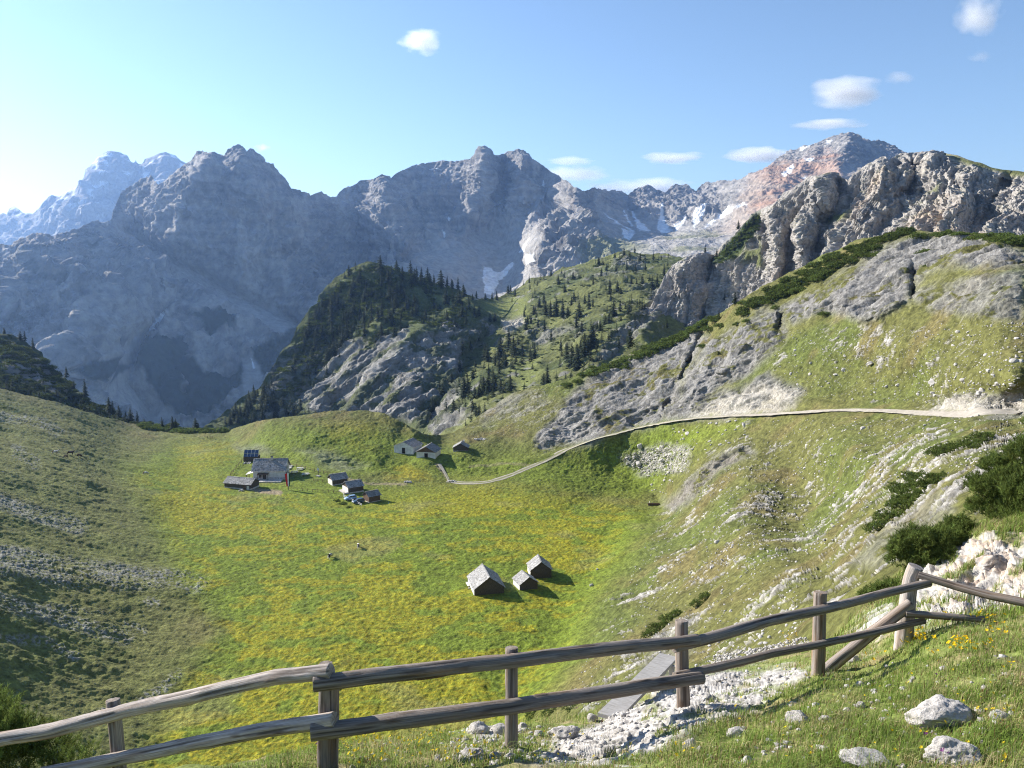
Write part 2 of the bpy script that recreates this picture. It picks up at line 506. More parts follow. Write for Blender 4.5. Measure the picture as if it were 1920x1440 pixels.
def F_color(P, n, px, py):
    N = len(P)
    wx = px + 9 * fbm(P, 1 / 120, (3, 0, 0), 4); wy = py + 9 * fbm(P, 1 / 120, (0, 5, 0), 4)
    f1 = fbm(P, 1 / 200, (2, 2, 2), 5); f2 = fbm(P, (1 / 300, 1 / 300, 1 / 22), (6, 1, 2), 4); f3 = fbm(P, 1 / 30, (6, 4, 2), 3)
    C = np.tile(np.array((.25, .238, .225)), (N, 1)) * (1 + .25 * f1 + .42 * f2 + .32 * f3)[:, None]
    C = mixc(C, (.29, .22, .17), smooth(.35, 1.0, fbm(P, 1 / 150, (9, 2, 4), 4)) * .45)
    ch = ridged(P + 30 * fbm(P, 1 / 150, (2, 2, 4), 2)[:, None], (1 / 150, 1 / 900, 1 / 900), (8, 4, 1), 4)
    C = mixc(C, (.40, .375, .345), smooth(1.2, 1.5, ch) * .8)
    C = mixc(C, (.13, .125, .12), smooth(.2, .8, fbm(P, (1 / 60, 1 / 60, 1 / 160), (4, 4, 6), 4, .7)) * .55)
    sc = scree_mask(wx, wy)
    C = mixc(C, (.40, .38, .35), sc * (.85 + .15 * np.clip(f1, -1, 1)))
    gentle = smooth(.62, .8, n[:, 2]) * (1 - sc)
    C = mixc(C, (.30, .285, .26), gentle * .6)
    # red beds of the summit on the right
    red = soft(wx, wy, [(1405, 330), (1440, 312), (1480, 305), (1520, 290), (1555, 285), (1580, 300), (1575, 330), (1600, 345), (1600, 380), (1540, 360), (1500, 370), (1440, 410), (1400, 420), (1420, 370), (1450, 345)], 12)
    pink = soft(wx, wy, [(1400, 335), (1470, 300), (1530, 300), (1600, 330), (1620, 380), (1540, 380), (1440, 440), (1330, 440), (1390, 400)], 16)
    C = mixc(C, (.40, .315, .25), pink * .75)
    C = mixc(C, (.42, .255, .175), red * np.clip(.55 + .6 * fbm(P, (1 / 400, 1 / 400, 1 / 16), (6, 1, 2), 4), .1, 1))
    # sparse turf and dwarf pine on the lower flanks
    veg = np.zeros(N)
    for pl in ([(262, 670), (300, 655), (337, 640), (343, 665), (335, 700), (332, 742), (350, 746), (348, 700), (350, 662), (375, 690), (390, 708), (425, 700), (450, 680), (453, 722), (425, 762), (390, 792), (350, 800), (312, 770), (288, 735), (262, 700)],
               [(125, 690), (200, 680), (205, 700), (180, 720), (150, 715)], [(250, 680), (205, 690), (200, 720)],
               [(470, 660), (520, 640), (560, 620), (580, 640), (540, 700), (500, 720), (485, 690)], [(370, 610), (420, 595), (440, 625), (400, 630)]):
        veg = np.maximum(veg, soft(wx, wy, pl, 4))
    lowveg = smooth(640, 800, wy) * smooth(-.1, .5, fbm(P, 1 / 60, (4, 1, 1), 4)) * (wx < 620) * .8
    should = soft(wx, wy, [(-300, 470), (40, 450), (190, 425), (205, 470), (150, 560), (60, 660), (-300, 700)], 20) * smooth(.1, .5, fbm(P, 1 / 45, (4, 8, 1), 4)) * .6
    knob = soft(wx, wy, [(1080, 480), (1130, 447), (1180, 455), (1220, 470), (1170, 480), (1120, 500)], 8) * .8
    knob2 = soft(wx, wy, [(1190, 470), (1250, 440), (1330, 430), (1380, 450), (1330, 500), (1200, 510)], 8) * smooth(-.2, .3, f1) * .7
    veg = np.maximum(np.maximum(veg, lowveg * (1 - sc)), should)
    C = mixc(C, (.022, .036, .024), np.clip(veg, 0, 1))
    C = mixc(C, (.17, .18, .08), np.maximum(knob, knob2))
    # old snow
    sn = np.zeros(N)
    for pl in ([(907, 500), (920, 502), (933, 512), (947, 508), (958, 493), (965, 495), (963, 503), (950, 517), (937, 527), (928, 543), (920, 557), (908, 553), (910, 533), (905, 523)],
               [(972, 473), (983, 458), (1005, 442), (1007, 440), (993, 457), (988, 473)], [(988, 498), (992, 478), (1013, 475), (1013, 487), (1000, 492)],
               [(943, 408), (942, 387), (929, 384), (930, 380), (952, 373), (957, 375), (948, 387), (946, 403)],
               [(1017, 428), (1034, 408), (1036, 412), (1022, 430)], [(1163, 431), (1190, 440), (1180, 453), (1171, 452)], [(1130, 401), (1163, 421), (1190, 437), (1187, 439), (1160, 426)],
               [(1166, 398), (1187, 424), (1184, 426), (1166, 402)], [(1177, 390), (1197, 415), (1220, 430), (1217, 436), (1197, 434), (1192, 420)],
               [(1242, 390), (1248, 420), (1262, 428), (1240, 436), (1232, 425)], [(1262, 420), (1285, 405), (1287, 408), (1268, 430)],
               [(1300, 405), (1330, 390), (1318, 410), (1300, 425)], [(1310, 430), (1360, 405), (1400, 385), (1404, 390), (1350, 415)],
               [(1465, 325), (1488, 311), (1490, 316), (1470, 332)], [(1508, 300), (1528, 297), (1520, 308)], [(1500, 330), (1513, 326), (1508, 334)], [(1550, 265), (1566, 262), (1552, 269)],
               [(1070, 336), (1074, 350), (1078, 352)], [(1018, 338), (1020, 352), (1015, 350)], [(300, 610), (320, 575), (318, 590), (305, 625)], [(268, 620), (292, 590), (285, 620), (266, 640)],
               [(1500, 278), (1525, 272), (1500, 284)], [(830, 440), (836, 447), (833, 449)], [(838, 408), (846, 413), (840, 415)], [(803, 325), (832, 319), (810, 328)], [(470, 672), (480, 690), (476, 692)]):
        sn = np.maximum(sn, soft(px + 2.5 * fbm(P, 1 / 40, (1, 7, 0), 3), py + 2.5 * fbm(P, 1 / 40, (2, 1, 0), 3), pl, 1.2))
    C = mixc(C, SNOW, sn)
    return np.clip(C, .02, .9)


LF.disp = F_disp
nF = int(1500 * RES)
oF = LF.build('mountain', np.linspace(-280, 1900, nF), F_top, F_bot, int(430 * RES), F_color, m_mount, [(30, 25), (120, 140), (400, 600)])
tag(oF, 'broad grey range with pale scree, old snow and one reddish summit', 'mountain', kind='structure')

# hazy peak behind the left massif
LP = Layer([(-300, 520, mk, 5600), (-100, 480, mk, 5600), (0, 420, mk, 5600), (210, 290, mk, 5900), (315, 292, mk, 6000), (110, 500, mk, 5000), (300, 500, mk, 5200), (500, 500, mk, 5300), (500, 350, mk, 6000), (-300, 700, mk, 4500), (200, 700, mk, 4500)],
           [([(210, 286), (175, 340), (150, 420)], -140, 50, 50), ([(315, 290), (310, 350), (290, 400)], -140, 40, 40), ([(258, 300), (250, 380)], 120, 25, 25)])
P_top = line([(-300, 560), (-120, 470), (-40, 430), (0, 418), (3, 407), (12, 404), (19, 407), (21, 395), (30, 390), (38, 395), (47, 402), (62, 401), (75, 393), (90, 377), (100, 369), (107, 368), (120, 368), (134, 361), (145, 352), (156, 337), (162, 322), (172, 309), (182, 299),
              (195, 290), (210, 285), (226, 289), (238, 296), (246, 303), (255, 300), (262, 305), (267, 309), (275, 301), (290, 297), (302, 291), (310, 289), (325, 293), (346, 305), (380, 325), (480, 380), (560, 420)])


def P_disp(P, n, px, py):
    r1 = ridged(P, (1 / 600, 1 / 600, 1 / 1000), (5, 12, 1), 5) - .9
    r2 = ridged(P, (1 / 130, 1 / 130, 1 / 260), (5, 2, 11), 4) - .9
    return n * ((r1 * 80 + r2 * 35) * (.3 + .7 * smooth(0, 40, py - P_top(px))))[:, None]


def P_color(P, n, px, py):
    f = fbm(P, (1 / 300, 1 / 300, 1 / 90), (1, 2, 3), 5)
    C = np.tile(np.array((.27, .26, .25)), (len(P), 1)) * (1 + .3 * f)[:, None]
    sn = smooth(.25, .5, fbm(P, (1 / 90, 1 / 90, 1 / 160), (7, 2, 3), 4)) * smooth(.28, .5, n[:, 2]) * smooth(480, 330, py)
    return np.clip(mixc(C, SNOW, sn), .02, .9)


LP.disp = P_disp
oP = LP.build('mountain', np.linspace(-280, 540, int(420 * RES)), P_top, line([(-300, 640), (540, 560)]), int(190 * RES), P_color, m_mount, [(100, 60), (500, 700)])
tag(oP, 'palest and farthest twin peaked mountain fading into bright haze', 'mountain', kind='structure')

# ---------------- wooded middle distance
D_ctrl = [(385, 800, mk, 620), (425, 772, mk, 650), (487, 725, mk, 720), (505, 700, mk, 740), (552, 630, mk, 790), (595, 555, mk, 830), (650, 507, mk, 860), (687, 490, mk, 870), (750, 504, mk, 880), (837, 540, mk, 920),
          (500, 800, mk, 660), (560, 760, mk, 705), (640, 700, mk, 750), (640, 790, mk, 695), (700, 560, mk, 815), (800, 580, mk, 825), (880, 575, mk, 850), (930, 562, mk, 930), (930, 585, mk, 860), (960, 560, mk, 950),
          (720, 780, mk, 655), (800, 800, mk, 560), (850, 800, mk, 520), (850, 720, mk, 615), (900, 650, mk, 705), (880, 760, mk, 525), (940, 640, mk, 715), (960, 700, mk, 600), (960, 770, mk, 470), (1000, 650, mk, 700), (1050, 700, mk, 560), (1000, 590, mk, 800),
          (1080, 640, mk, 660), (1100, 590, mk, 740), (1025, 512, mk, 1030), (1075, 495, mk, 1060), (1100, 540, mk, 860), (1175, 470, mk, 1080), (1237, 475, mk, 1040), (1180, 540, mk, 820), (1250, 560, mk, 790), (1200, 620, mk, 640), (1130, 680, mk, 550),
          (1330, 510, mk, 930), (1330, 600, mk, 800), (300, 850, mk, 560), (200, 900, mk, 540), (1450, 620, mk, 860), (1450, 500, mk, 950)]
D_feats = [
    ([(735, 590), (690, 640), (640, 700), (600, 760), (570, 800)], -34, 16, 60),
    ([(815, 600), (760, 640), (705, 700), (655, 770), (640, 800)], -42, 16, 60),
    ([(785, 705), (745, 730), (700, 775), (690, 800)], -18, 12, 36),
    ([(935, 605), (905, 640), (870, 690), (830, 740), (800, 800)], 62, 26, 34),            # gully
    ([(860, 680), (838, 715), (815, 760)], -22, 20, 14),
    ([(1050, 560), (1000, 640), (975, 700)], 14, 24, 24), ([(1240, 560), (1180, 640), (1120, 700)], 22, 16, 30),
    ([(1270, 540), (1225, 600), (1190, 640)], -26, 12, 26),
]
LD = Layer(D_ctrl, D_feats, wlim=(400, 1250))
D_top = line([(200, 905), (300, 850), (370, 812), (400, 790), (425, 772), (450, 745), (487, 725), (496, 712), (505, 700), (514, 684), (525, 662), (538, 648), (552, 630), (556, 612), (565, 597), (580, 580), (594, 566), (597, 552), (612, 535), (630, 519), (650, 507), (670, 496), (687, 490), (712, 494), (750, 504),
              (800, 523), (837, 541), (875, 556), (900, 561), (937, 558), (962, 546), (987, 528), (1005, 520), (1025, 513), (1050, 504), (1075, 496), (1125, 483), (1150, 476), (1175, 470), (1200, 472), (1237, 475), (1270, 481), (1330, 500), (1460, 540)])
D_bot = line([(200, 960), (370, 860), (450, 850), (800, 850), (870, 860), (960, 800), (1080, 770), (1200, 720), (1320, 670), (1460, 620)])


def D_rock(px, py, P):
    m = np.zeros(px.shape)
    wx = px + 10 * fbm(P, 1 / 30, (3, 1, 0), 4); wy = py + 10 * fbm(P, 1 / 30, (0, 1, 9), 4)
    for pl, k in (([(600, 555), (608, 590), (560, 640), (530, 670), (510, 700), (495, 730), (480, 760), (490, 800), (560, 770), (620, 700), (610, 640)], .75),
                  ([(640, 640), (700, 640), (770, 615), (735, 680), (700, 720), (650, 790), (590, 790), (570, 760), (600, 690)], .9),
                  ([(770, 640), (820, 620), (880, 600), (870, 660), (850, 720), (800, 790), (640, 790), (655, 740), (700, 690)], .95),
                  ([(825, 720), (850, 690), (870, 720), (850, 760), (815, 800), (780, 800)], .9), ([(880, 620), (910, 600), (930, 610), (910, 640), (880, 640)], .9),
                  ([(800, 800), (830, 775), (880, 770), (860, 800), (820, 830)], .9),
                  ([(940, 600), (975, 590), (985, 600), (965, 615), (945, 620)], 1.0),
                  ([(980, 620), (1010, 600), (1050, 620), (1040, 640), (1000, 640)], .75), ([(1040, 615), (1090, 600), (1100, 630), (1060, 640)], .6),
                  ([(1050, 510), (1080, 505), (1085, 520), (1060, 525)], .8), ([(1145, 495), (1170, 480), (1215, 490), (1190, 510), (1150, 510)], .8), ([(1180, 535), (1215, 530), (1210, 545), (1190, 548)], .8),
                  ([(1110, 520), (1150, 505), (1160, 520), (1120, 528)], .6),
                  ([(1195, 590), (1225, 545), (1262, 550), (1230, 600), (1190, 640), (1110, 690), (1140, 630)], .8)):
        m = np.maximum(m, k * soft(wx, wy, pl, 7))
    return m


def D_meadow(px, py):
    return np.maximum(soft(px, py, [(905, 568), (960, 556), (990, 560), (985, 590), (950, 595), (915, 588)], 8), np.maximum(soft(px, py, [(955, 665), (1000, 660), (1015, 690), (985, 715), (955, 700)], 10), .8 * soft(px, py, [(810, 550), (860, 560), (890, 580), (830, 575)], 8)))


def D_disp(P, n, px, py):
    rk = D_rock(px, py, P)
    Q = frame(P, (.75, .2, .62), (0, 1, 0))
    r = ridged(Q, (1 / 90, 1 / 24, 1 / 24), (3, 3, 1), 5) - .9
    b = billow(Q, (1 / 40, 1 / 12, 1 / 12), (0, 1, 0), 4)
    h = rk * (r * 6 + b * 6 + fbm(P, 1 / 4, (5, 5, 5), 3) * 1.2) + (1 - rk) * (1 - .8 * D_meadow(px, py)) * fbm(P, 1 / 30, (2, 1, 5), 5) * 4.5 + fbm(P, 1 / 120, (2, 7, 5), 3) * 6 * smooth(0, 40, py - D_top(px))
    return n * h[:, None]


def D_color(P, n, px, py):
    N = len(P)
    rk = D_rock(px, py, P)
    f = fbm(P, 1 / 18, (1, 1, 1), 5); g = fbm(P, 1 / 60, (5, 1, 1), 4)
    C = np.tile(np.array((.125, .135, .045)), (N, 1)) * (1 + .35 * f)[:, None]
    kn = soft(px, py, [(350, 830), (520, 640), (590, 540), (690, 470), (800, 510), (860, 560), (930, 600), (900, 660), (850, 720), (800, 830)], 20)
    scrub = np.maximum(kn * .85, smooth(.0, .35, g) * .8)
    scrub = scrub * (1 - D_meadow(px, py))
    C = mixc(C, (.066, .086, .032), scrub * np.clip(.8 + .5 * f, 0, 1))
    C = mixc(C, (.17, .19, .055), D_meadow(px, py) * .9)
    Q = frame(P, (.75, .2, .62), (0, 1, 0))
    led = fbm(Q, (1 / 70, 1 / 16, 1 / 16), (3, 8, 1), 4)
    R = ROCK[None, :] * .50 * (1 + .3 * f + .2 * g + .35 * fbm(Q, (1 / 60, 1 / 7, 1 / 7), (1, 8, 1), 4))[:, None]
    R = mixc(R, (.06, .075, .03), smooth(-.05, .3, led) * .85)
    steep = smooth(.62, .40, n[:, 2]) * .8 * (1 - D_meadow(px, py)) * (1 - .75 * kn)
    m = np.clip(np.maximum(rk * smooth(-.55, -.15, f + .3 * (1 - n[:, 2])), steep), 0, 1)
    m = np.maximum(m, smooth(.42, .6, fbm(P, 1 / 11, (9, 9, 1), 4)) * (px > 850) * .8)
    C = C + (R - C) * m[:, None]
    C = mixc(C, (.50, .46, .38), soft(px, py, [(940, 600), (975, 592), (985, 600), (965, 612), (950, 625)], 4) * .8)
    return np.clip(C, .015, .9)


LD.disp = D_disp
oD = LD.build('hill', np.linspace(200, 1455, int(950 * RES)), D_top, D_bot, int(300 * RES), D_color, m_crag, [(15, 4), (60, 40), (200, 200)])
tag(oD, 'wooded hill with rocky ribs and a green saddle beyond the meadow', 'hill', kind='structure')

# dark wooded slope at the left edge
C_ctrl = [(-300, 500, mk, 560), (0, 620, mk, 520), (110, 695, mk, 480), (190, 760, mk, 450), (260, 792, mk, 430), (330, 800, mk, 420), (420, 805, mk, 410), (0, 720, mk, 420), (100, 740, mk, 430), (0, 790, mk, 380), (-300, 760, mk, 350), (150, 800, mk, 400), (400, 850, mk, 390)]
LC = Layer(C_ctrl, [([(60, 690), (110, 720), (150, 770)], 14, 20, 14)], wlim=(330, 600))
C_top = line([(-300, 540), (-60, 600), (0, 624), (30, 632), (62, 652), (80, 662), (100, 690), (115, 708), (135, 722), (155, 742), (170, 752), (185, 766), (210, 778), (250, 790), (300, 800), (420, 806), (470, 808)])
C_bot = line([(-300, 780), (0, 800), (250, 850), (470, 860)])


def C_rock(px, py, P):
    return soft(px + 5 * fbm(P, 1 / 15, (1, 1, 0), 3), py + 5 * fbm(P, 1 / 15, (1, 6, 0), 3), [(0, 660), (60, 668), (105, 705), (125, 730), (118, 752), (80, 730), (40, 712), (0, 700)], 5)


def C_disp(P, n, px, py):
    rk = C_rock(px, py, P)
    return n * (rk * (ridged(P, (1 / 16, 1 / 16, 1 / 40), (0, 0, 0), 4) - .9) * 4 + (1 - rk) * fbm(P, 1 / 12, (0, 0, 4), 4) * 2.2)[:, None]


def C_color(P, n, px, py):
    f = fbm(P, 1 / 9, (0, 3, 0), 4)
    C = np.tile(np.array((.045, .06, .022)), (len(P), 1)) * (1 + .4 * f)[:, None]
    return np.clip(mixc(C, (.26, .245, .23), C_rock(px, py, P) * .9), .015, .9)


LC.disp = C_disp
oC = LC.build('slope', np.linspace(-290, 465, int(430 * RES)), C_top, C_bot, int(130 * RES), C_color, m_crag, [(10, 4), (60, 60)])
tag(oC, 'dark slope with a shaded cliff above the left side of the meadow', 'slope', kind='structure')

# ---------------- the crags on the right
E_ctrl = [(1150, 690, mk, 710), (1200, 612, mk, 720), (1200, 680, mk, 707), (1275, 487, mk, 738), (1300, 600, mk, 697), (1300, 540, mk, 715), (1338, 479, mk, 734), (1338, 600, mk, 684), (1397, 420, mk, 723), (1400, 500, mk, 692), (1400, 580, mk, 660),
          (1457, 378, mk, 707), (1500, 342, mk, 692), (1500, 420, mk, 655), (1500, 500, mk, 622), (1528, 328, mk, 686), (1600, 328, mk, 662), (1600, 400, mk, 622), (1600, 470, mk, 582), (1659, 293, mk, 665), (1650, 370, mk, 617), (1660, 440, mk, 568),
          (1714, 287, mk, 660), (1710, 350, mk, 603), (1700, 430, mk, 550), (1800, 293, mk, 630), (1800, 330, mk, 585), (1800, 370, mk, 555), (1800, 440, mk, 510), (1900, 319, mk, 585), (1900, 380, mk, 528), (1900, 440, mk, 475), (2150, 338, mk, 515), (2150, 460, mk, 405), (1150, 760, mk, 695)]
E_feats = [
    ([(1338, 481), (1330, 540), (1318, 610)], 26, 12, 16), ([(1290, 485), (1262, 540), (1225, 600)], -14, 12, 24),
    ([(1510, 380), (1480, 430), (1480, 500), (1470, 540)], 27, 11, 12), ([(1508, 385), (1500, 430), (1500, 480)], -21, 14, 14), ([(1535, 410), (1535, 450), (1530, 480)], 27, 12, 16),
    ([(1575, 330), (1570, 390), (1540, 430)], 25, 16, 16), ([(1528, 330), (1550, 370), (1555, 400)], -16, 20, 26),
    ([(1720, 300), (1715, 340), (1690, 370)], 29, 16, 18), ([(1660, 295), (1650, 340), (1630, 375)], -21, 20, 26), ([(1700, 380), (1660, 420), (1640, 440)], 22, 22, 14),
    ([(1760, 290), (1790, 320), (1800, 360)], 16, 14, 18), ([(1810, 320), (1800, 370), (1770, 410)], -16, 16, 26), ([(1890, 330), (1860, 380), (1840, 430)], 21, 12, 16), ([(1620, 370), (1590, 420)], -17, 18, 26),
    ([(1680, 370), (1720, 360), (1780, 350), (1860, 330)], 12, 16, 16),
    ([(1420, 400), (1440, 440), (1435, 500), (1420, 540)], 15, 12, 12), ([(1450, 385), (1455, 440), (1450, 500)], -12, 14, 14),
]
LE = Layer(E_ctrl, E_feats, wlim=(360, 900))
E_top = line([(1140, 690), (1170, 652), (1200, 612), (1219, 576), (1235, 540), (1251, 507), (1258, 498), (1275, 487), (1290, 481), (1318, 474), (1338, 478), (1358, 457), (1378, 440), (1397, 420), (1410, 403), (1429, 391), (1440, 387), (1457, 378), (1472, 362), (1488, 354), (1500, 342), (1512, 331), (1528, 328), (1540, 330), (1556, 324), (1572, 325),
              (1582, 333), (1591, 338), (1599, 327), (1615, 314), (1635, 303), (1650, 294), (1659, 292), (1666, 297), (1686, 285), (1700, 288), (1714, 287), (1730, 287), (1762, 287), (1793, 292), (1820, 300), (1841, 307), (1860, 314), (1880, 318), (1920, 320), (2180, 340)])
E_bot = line([(1140, 740), (1200, 700), (1320, 650), (1480, 560), (1600, 500), (1700, 470), (1900, 480), (2180, 500)])


def E_green(px, py, P):
    wx = px + 8 * fbm(P, 1 / 40, (3, 1, 0), 4); wy = py + 8 * fbm(P, 1 / 40, (0, 1, 9), 4)
    m = np.zeros(px.shape)
    for pl in ([(1545, 410), (1590, 390), (1580, 410), (1550, 420)], [(1340, 480), (1400, 420), (1425, 400), (1420, 430), (1390, 480), (1350, 500)], [(1395, 470), (1425, 462), (1420, 480), (1385, 495)],
               [(1750, 285), (1850, 302), (1930, 318), (2180, 340), (2180, 350), (1900, 330), (1800, 305)], [(1735, 360), (1770, 345), (1760, 360)], [(1420, 440), (1430, 500), (1410, 500)]):
        m = np.maximum(m, soft(wx, wy, pl, 6))
    return m


def E_disp(P, n, px, py):
    gr = E_green(px, py, P)
    Q = frame(P, (.79, -.61, 0), (.61, .79, 0))
    Q = Q + fbm(P, 1 / 50, (1, 4, 4), 3)[:, None] * np.array([7, 4, 5])
    b1 = billow(Q, (1 / 44, 1 / 260, 1 / 230), (3, 1, 1), 5)                              # pillars parted by deep clefts
    b2 = billow(Q, (1 / 15, 1 / 70, 1 / 60), (1, 1, 1), 4)
    r1 = ridged(Q, (1 / 26, 1 / 90, 1 / 110), (2, 1, 4), 5) - .9
    led = fbm(P, (1 / 90, 1 / 90, 1 / 11), (1, 2, 3), 4)
    fi = fbm(Q, (1 / 4, 1 / 6, 1 / 7), (1, 2, 9), 5, .6)
    t = .30 + .70 * smooth(0, 22, py - E_top(px))
    h = (1 - .8 * gr) * (b1 * 24 + b2 * 7.5 + r1 * 7.0 + led * 3.4 + fi * 3.0) * t
    d = n * .55 + np.array([-.50, -.60, 0.0])
    d /= np.linalg.norm(d, axis=1, keepdims=True)
    return d * h[:, None]


def E_color(P, n, px, py):
    N = len(P)
    f = fbm(P, 1 / 22, (1, 7, 1), 5); g = fbm(frame(P, (.79, -.61, 0), (.61, .79, 0)), (1 / 7, 1 / 60, 1 / 45), (5, 1, 1), 5, .7)
    C = np.tile(np.array((.36, .335, .305)), (N, 1)) * (1 + .2 * f + .2 * g)[:, None]
    C = mixc(C, (.45, .34, .25), smooth(.2, .8, fbm(P, 1 / 50, (9, 2, 4), 4)) * .55)
    C = mixc(C, (.20, .195, .19), smooth(.15, .7, g - .3 * f) * .7)
    gr = np.maximum(E_green(px, py, P), smooth(.72, .86, n[:, 2]) * smooth(0, .3, f) * .7)
    C = mixc(C, (.12, .13, .05), gr)
    C = mixc(C, (.035, .055, .02), soft(px, py, [(1335, 490), (1400, 415), (1425, 395), (1425, 420), (1390, 470), (1350, 500)], 6) * .9)
    return np.clip(C, .015, .9)


LE.disp = E_disp
oE = LE.build('crag', np.linspace(1140, 2170, int(850 * RES)), E_top, E_bot, int(330 * RES), E_color, m_crag, [(8, 2), (60, 60), (300, 500)])
tag(oE, 'craggy limestone wall of sunlit pillars above the right hillside', 'crag', kind='structure')
# ================================================================== MEADOW BOWL WITH BOTH HILLSIDES
B_ctrl = []
for px, py in [(300, 1300), (600, 1300), (900, 1300), (450, 1100), (700, 1100), (1000, 1100), (1120, 1060), (500, 950), (800, 950), (1050, 950), (1190, 960), (430, 925), (850, 903), (1240, 945), (650, 930), (560, 915), (300, 1450), (700, 1450), (950, 1330), (1000, 1200), (950, 1250), (1010, 1150)]:
    B_ctrl.append((px, py, 'z', -75))
B_ctrl += [(-260, 900, 'd', 195), (-260, 700, 'd', 300), (-260, 1100, 'd', 138), (-260, 1300, 'd', 116), (0, 1100, 'd', 163), (0, 900, 'd', 235), (0, 740, 'd', 340), (0, 1300, 'd', 132), (0, 1440, 'd', 113), (0, 1000, 'd', 195), (0, 1200, 'd', 146), (0, 820, 'd', 285),
           (100, 752, 'd', 362), (250, 795, 'd', 396), (330, 808, 'd', 394), (400, 808, 'd', 390), (150, 850, 'd', 295), (150, 1000, 'd', 216), (200, 1150, 'd', 172), (200, 920, 'd', 262),
           (300, 860, 'z', -73), (400, 860, 'z', -74), (430, 815, 'd', 380), (350, 900, 'z', -74.5), (250, 1250, 'z', -74.5),
           # knoll behind the huts
           (500, 786, 'd', 358), (560, 775, 'd', 354), (600, 772, 'd', 352), (680, 770, 'd', 350), (740, 790, 'd', 342), (790, 812, 'd', 338), (560, 830, 'd', 327), (640, 820, 'd', 328), (640, 862, 'd', 313), (540, 868, 'd', 318), (470, 850, 'd', 336), (700, 850, 'd', 317),
           (760, 852, 'z', -70), (805, 860, 'z', -70.2), (800, 895, 'z', -74.6), (740, 880, 'z', -73.5), (862, 846, 'z', -69.5), (838, 815, 'd', 352), (900, 880, 'z', -72.5), (500, 905, 'z', -75), (500, 872, 'z', -74.5),
           # right hillside
           (870, 802, 'd', 356), (960, 738, 'd', 362), (1080, 705, 'd', 350), (1200, 655, 'd', 345), (1320, 602, 'd', 334), (1480, 512, 'd', 314), (1600, 452, 'd', 290), (1700, 430, 'd', 268), (1800, 436, 'd', 242), (1920, 440, 'd', 218), (2190, 450, 'd', 170),
           (940, 820, 'd', 335), (1060, 840, 'd', 312), (1050, 770, 'd', 330), (1150, 813, 'd', 302), (1250, 790, 'd', 282), (1400, 778, 'd', 248), (1600, 768, 'd', 205), (1730, 772, 'd', 178), (1800, 774, 'd', 160), (1920, 772, 'd', 142), (2190, 780, 'd', 88),
           (1200, 730, 'd', 317), (1300, 700, 'd', 299), (1400, 650, 'd', 276), (1400, 570, 'd', 302), (1550, 650, 'd', 236), (1700, 650, 'd', 199), (1700, 550, 'd', 224), (1550, 560, 'd', 262), (1800, 650, 'd', 178), (1800, 720, 'd', 168), (1900, 650, 'd', 159), (1900, 720, 'd', 148), (1900, 540, 'd', 178), (1900, 480, 'd', 198), (2190, 600, 'd', 130),
           (1150, 880, 'z', -71.8), (1300, 900, 'd', 246), (1400, 900, 'd', 206), (1600, 850, 'd', 166), (1600, 950, 'd', 138), (1400, 1000, 'd', 160), (1250, 1050, 'd', 186), (1180, 1130, 'd', 170), (1250, 1150, 'd', 148), (1400, 1120, 'd', 112), (1550, 1060, 'd', 100), (1700, 960, 'd', 88),
           (1750, 880, 'd', 97), (1800, 805, 'd', 132), (1060, 1220, 'd', 160.5), (1030, 1300, 'd', 137), (1200, 1230, 'd', 120), (1350, 1200, 'd', 92), (1500, 1130, 'd', 72), (1650, 1030, 'd', 66), (1760, 950, 'd', 68), (1850, 860, 'd', 74), (1950, 805, 'd', 92), (1900, 772, 'd', 146), (2190, 700, 'd', 96),
           (1300, 1280, 'd', 80), (1600, 1150, 'd', 48), (1100, 1360, 'd', 100), (1800, 1020, 'd', 46), (2190, 850, 'd', 46), (1500, 1400, 'd', 38), (1100, 1480, 'd', 78), (1900, 1200, 'd', 30), (2190, 1200, 'd', 26)]
ROAD = [(838, 902), (862, 905), (885, 906), (915, 904), (940, 897), (970, 886), (1000, 873), (1030, 859), (1060, 843), (1090, 831), (1120, 821), (1160, 810), (1200, 800), (1250, 790), (1310, 782), (1380, 778), (1450, 775), (1530, 769), (1600, 767), (1660, 768), (1735, 772), (1800, 776), (1900, 772)]
B_feats = [
    ([(1322, 612), (1300, 665), (1268, 720), (1245, 770)], 9, 7, 8),                       # cleft beside the great slab
    ([(1300, 640), (1280, 690), (1255, 750)], -7, 6, 60), ([(1180, 800), (1230, 770), (1250, 790)], 5, 12, 16), ([(1345, 655), (1310, 715), (1290, 745)], -6, 14, 20), ([(1400, 640), (1360, 690), (1355, 705)], -6, 10, 14),
    ([(1465, 590), (1460, 625)], 9, 5, 6), ([(1715, 500), (1712, 560)], 8, 5, 6), ([(1500, 590), (1560, 560), (1620, 600), (1700, 560)], -7, 16, 30), ([(1640, 480), (1700, 520)], -4, 24, 24),
    ([(1400, 835), (1350, 858), (1315, 885), (1275, 915), (1250, 945)], -3.5, 7, 16), ([(1408, 842), (1356, 866), (1320, 895), (1280, 925)], 1.5, 6, 6),
    ([(1790, 870), (1700, 960), (1600, 1030), (1480, 1090), (1300, 1160), (1210, 1205)], -3.0, 14, 24),
    ([(0, 835), (90, 870), (190, 905)], -1.5, 12, 20), ([(0, 1075), (200, 1090), (380, 1105)], -1.3, 12, 26), ([(0, 1150), (170, 1200), (300, 1230)], -.9, 16, 28), ([(0, 960), (150, 1000), (260, 1040)], -1.2, 12, 22),
    ([(0, 1215), (180, 1260), (260, 1300)], -.9, 14, 24), ([(140, 900), (240, 930), (330, 945)], -1.6, 8, 14),
    ([(430, 838), (490, 842), (525, 862)], -2.0, 8, 14), ([(700, 770), (760, 795), (785, 822)], -5, 10, 30), ([(1150, 815), (1050, 850), (960, 868), (880, 872)], -1.6, 6, 14), ([(610, 868), (650, 866), (690, 880)], 3.0, 8, 8),
]
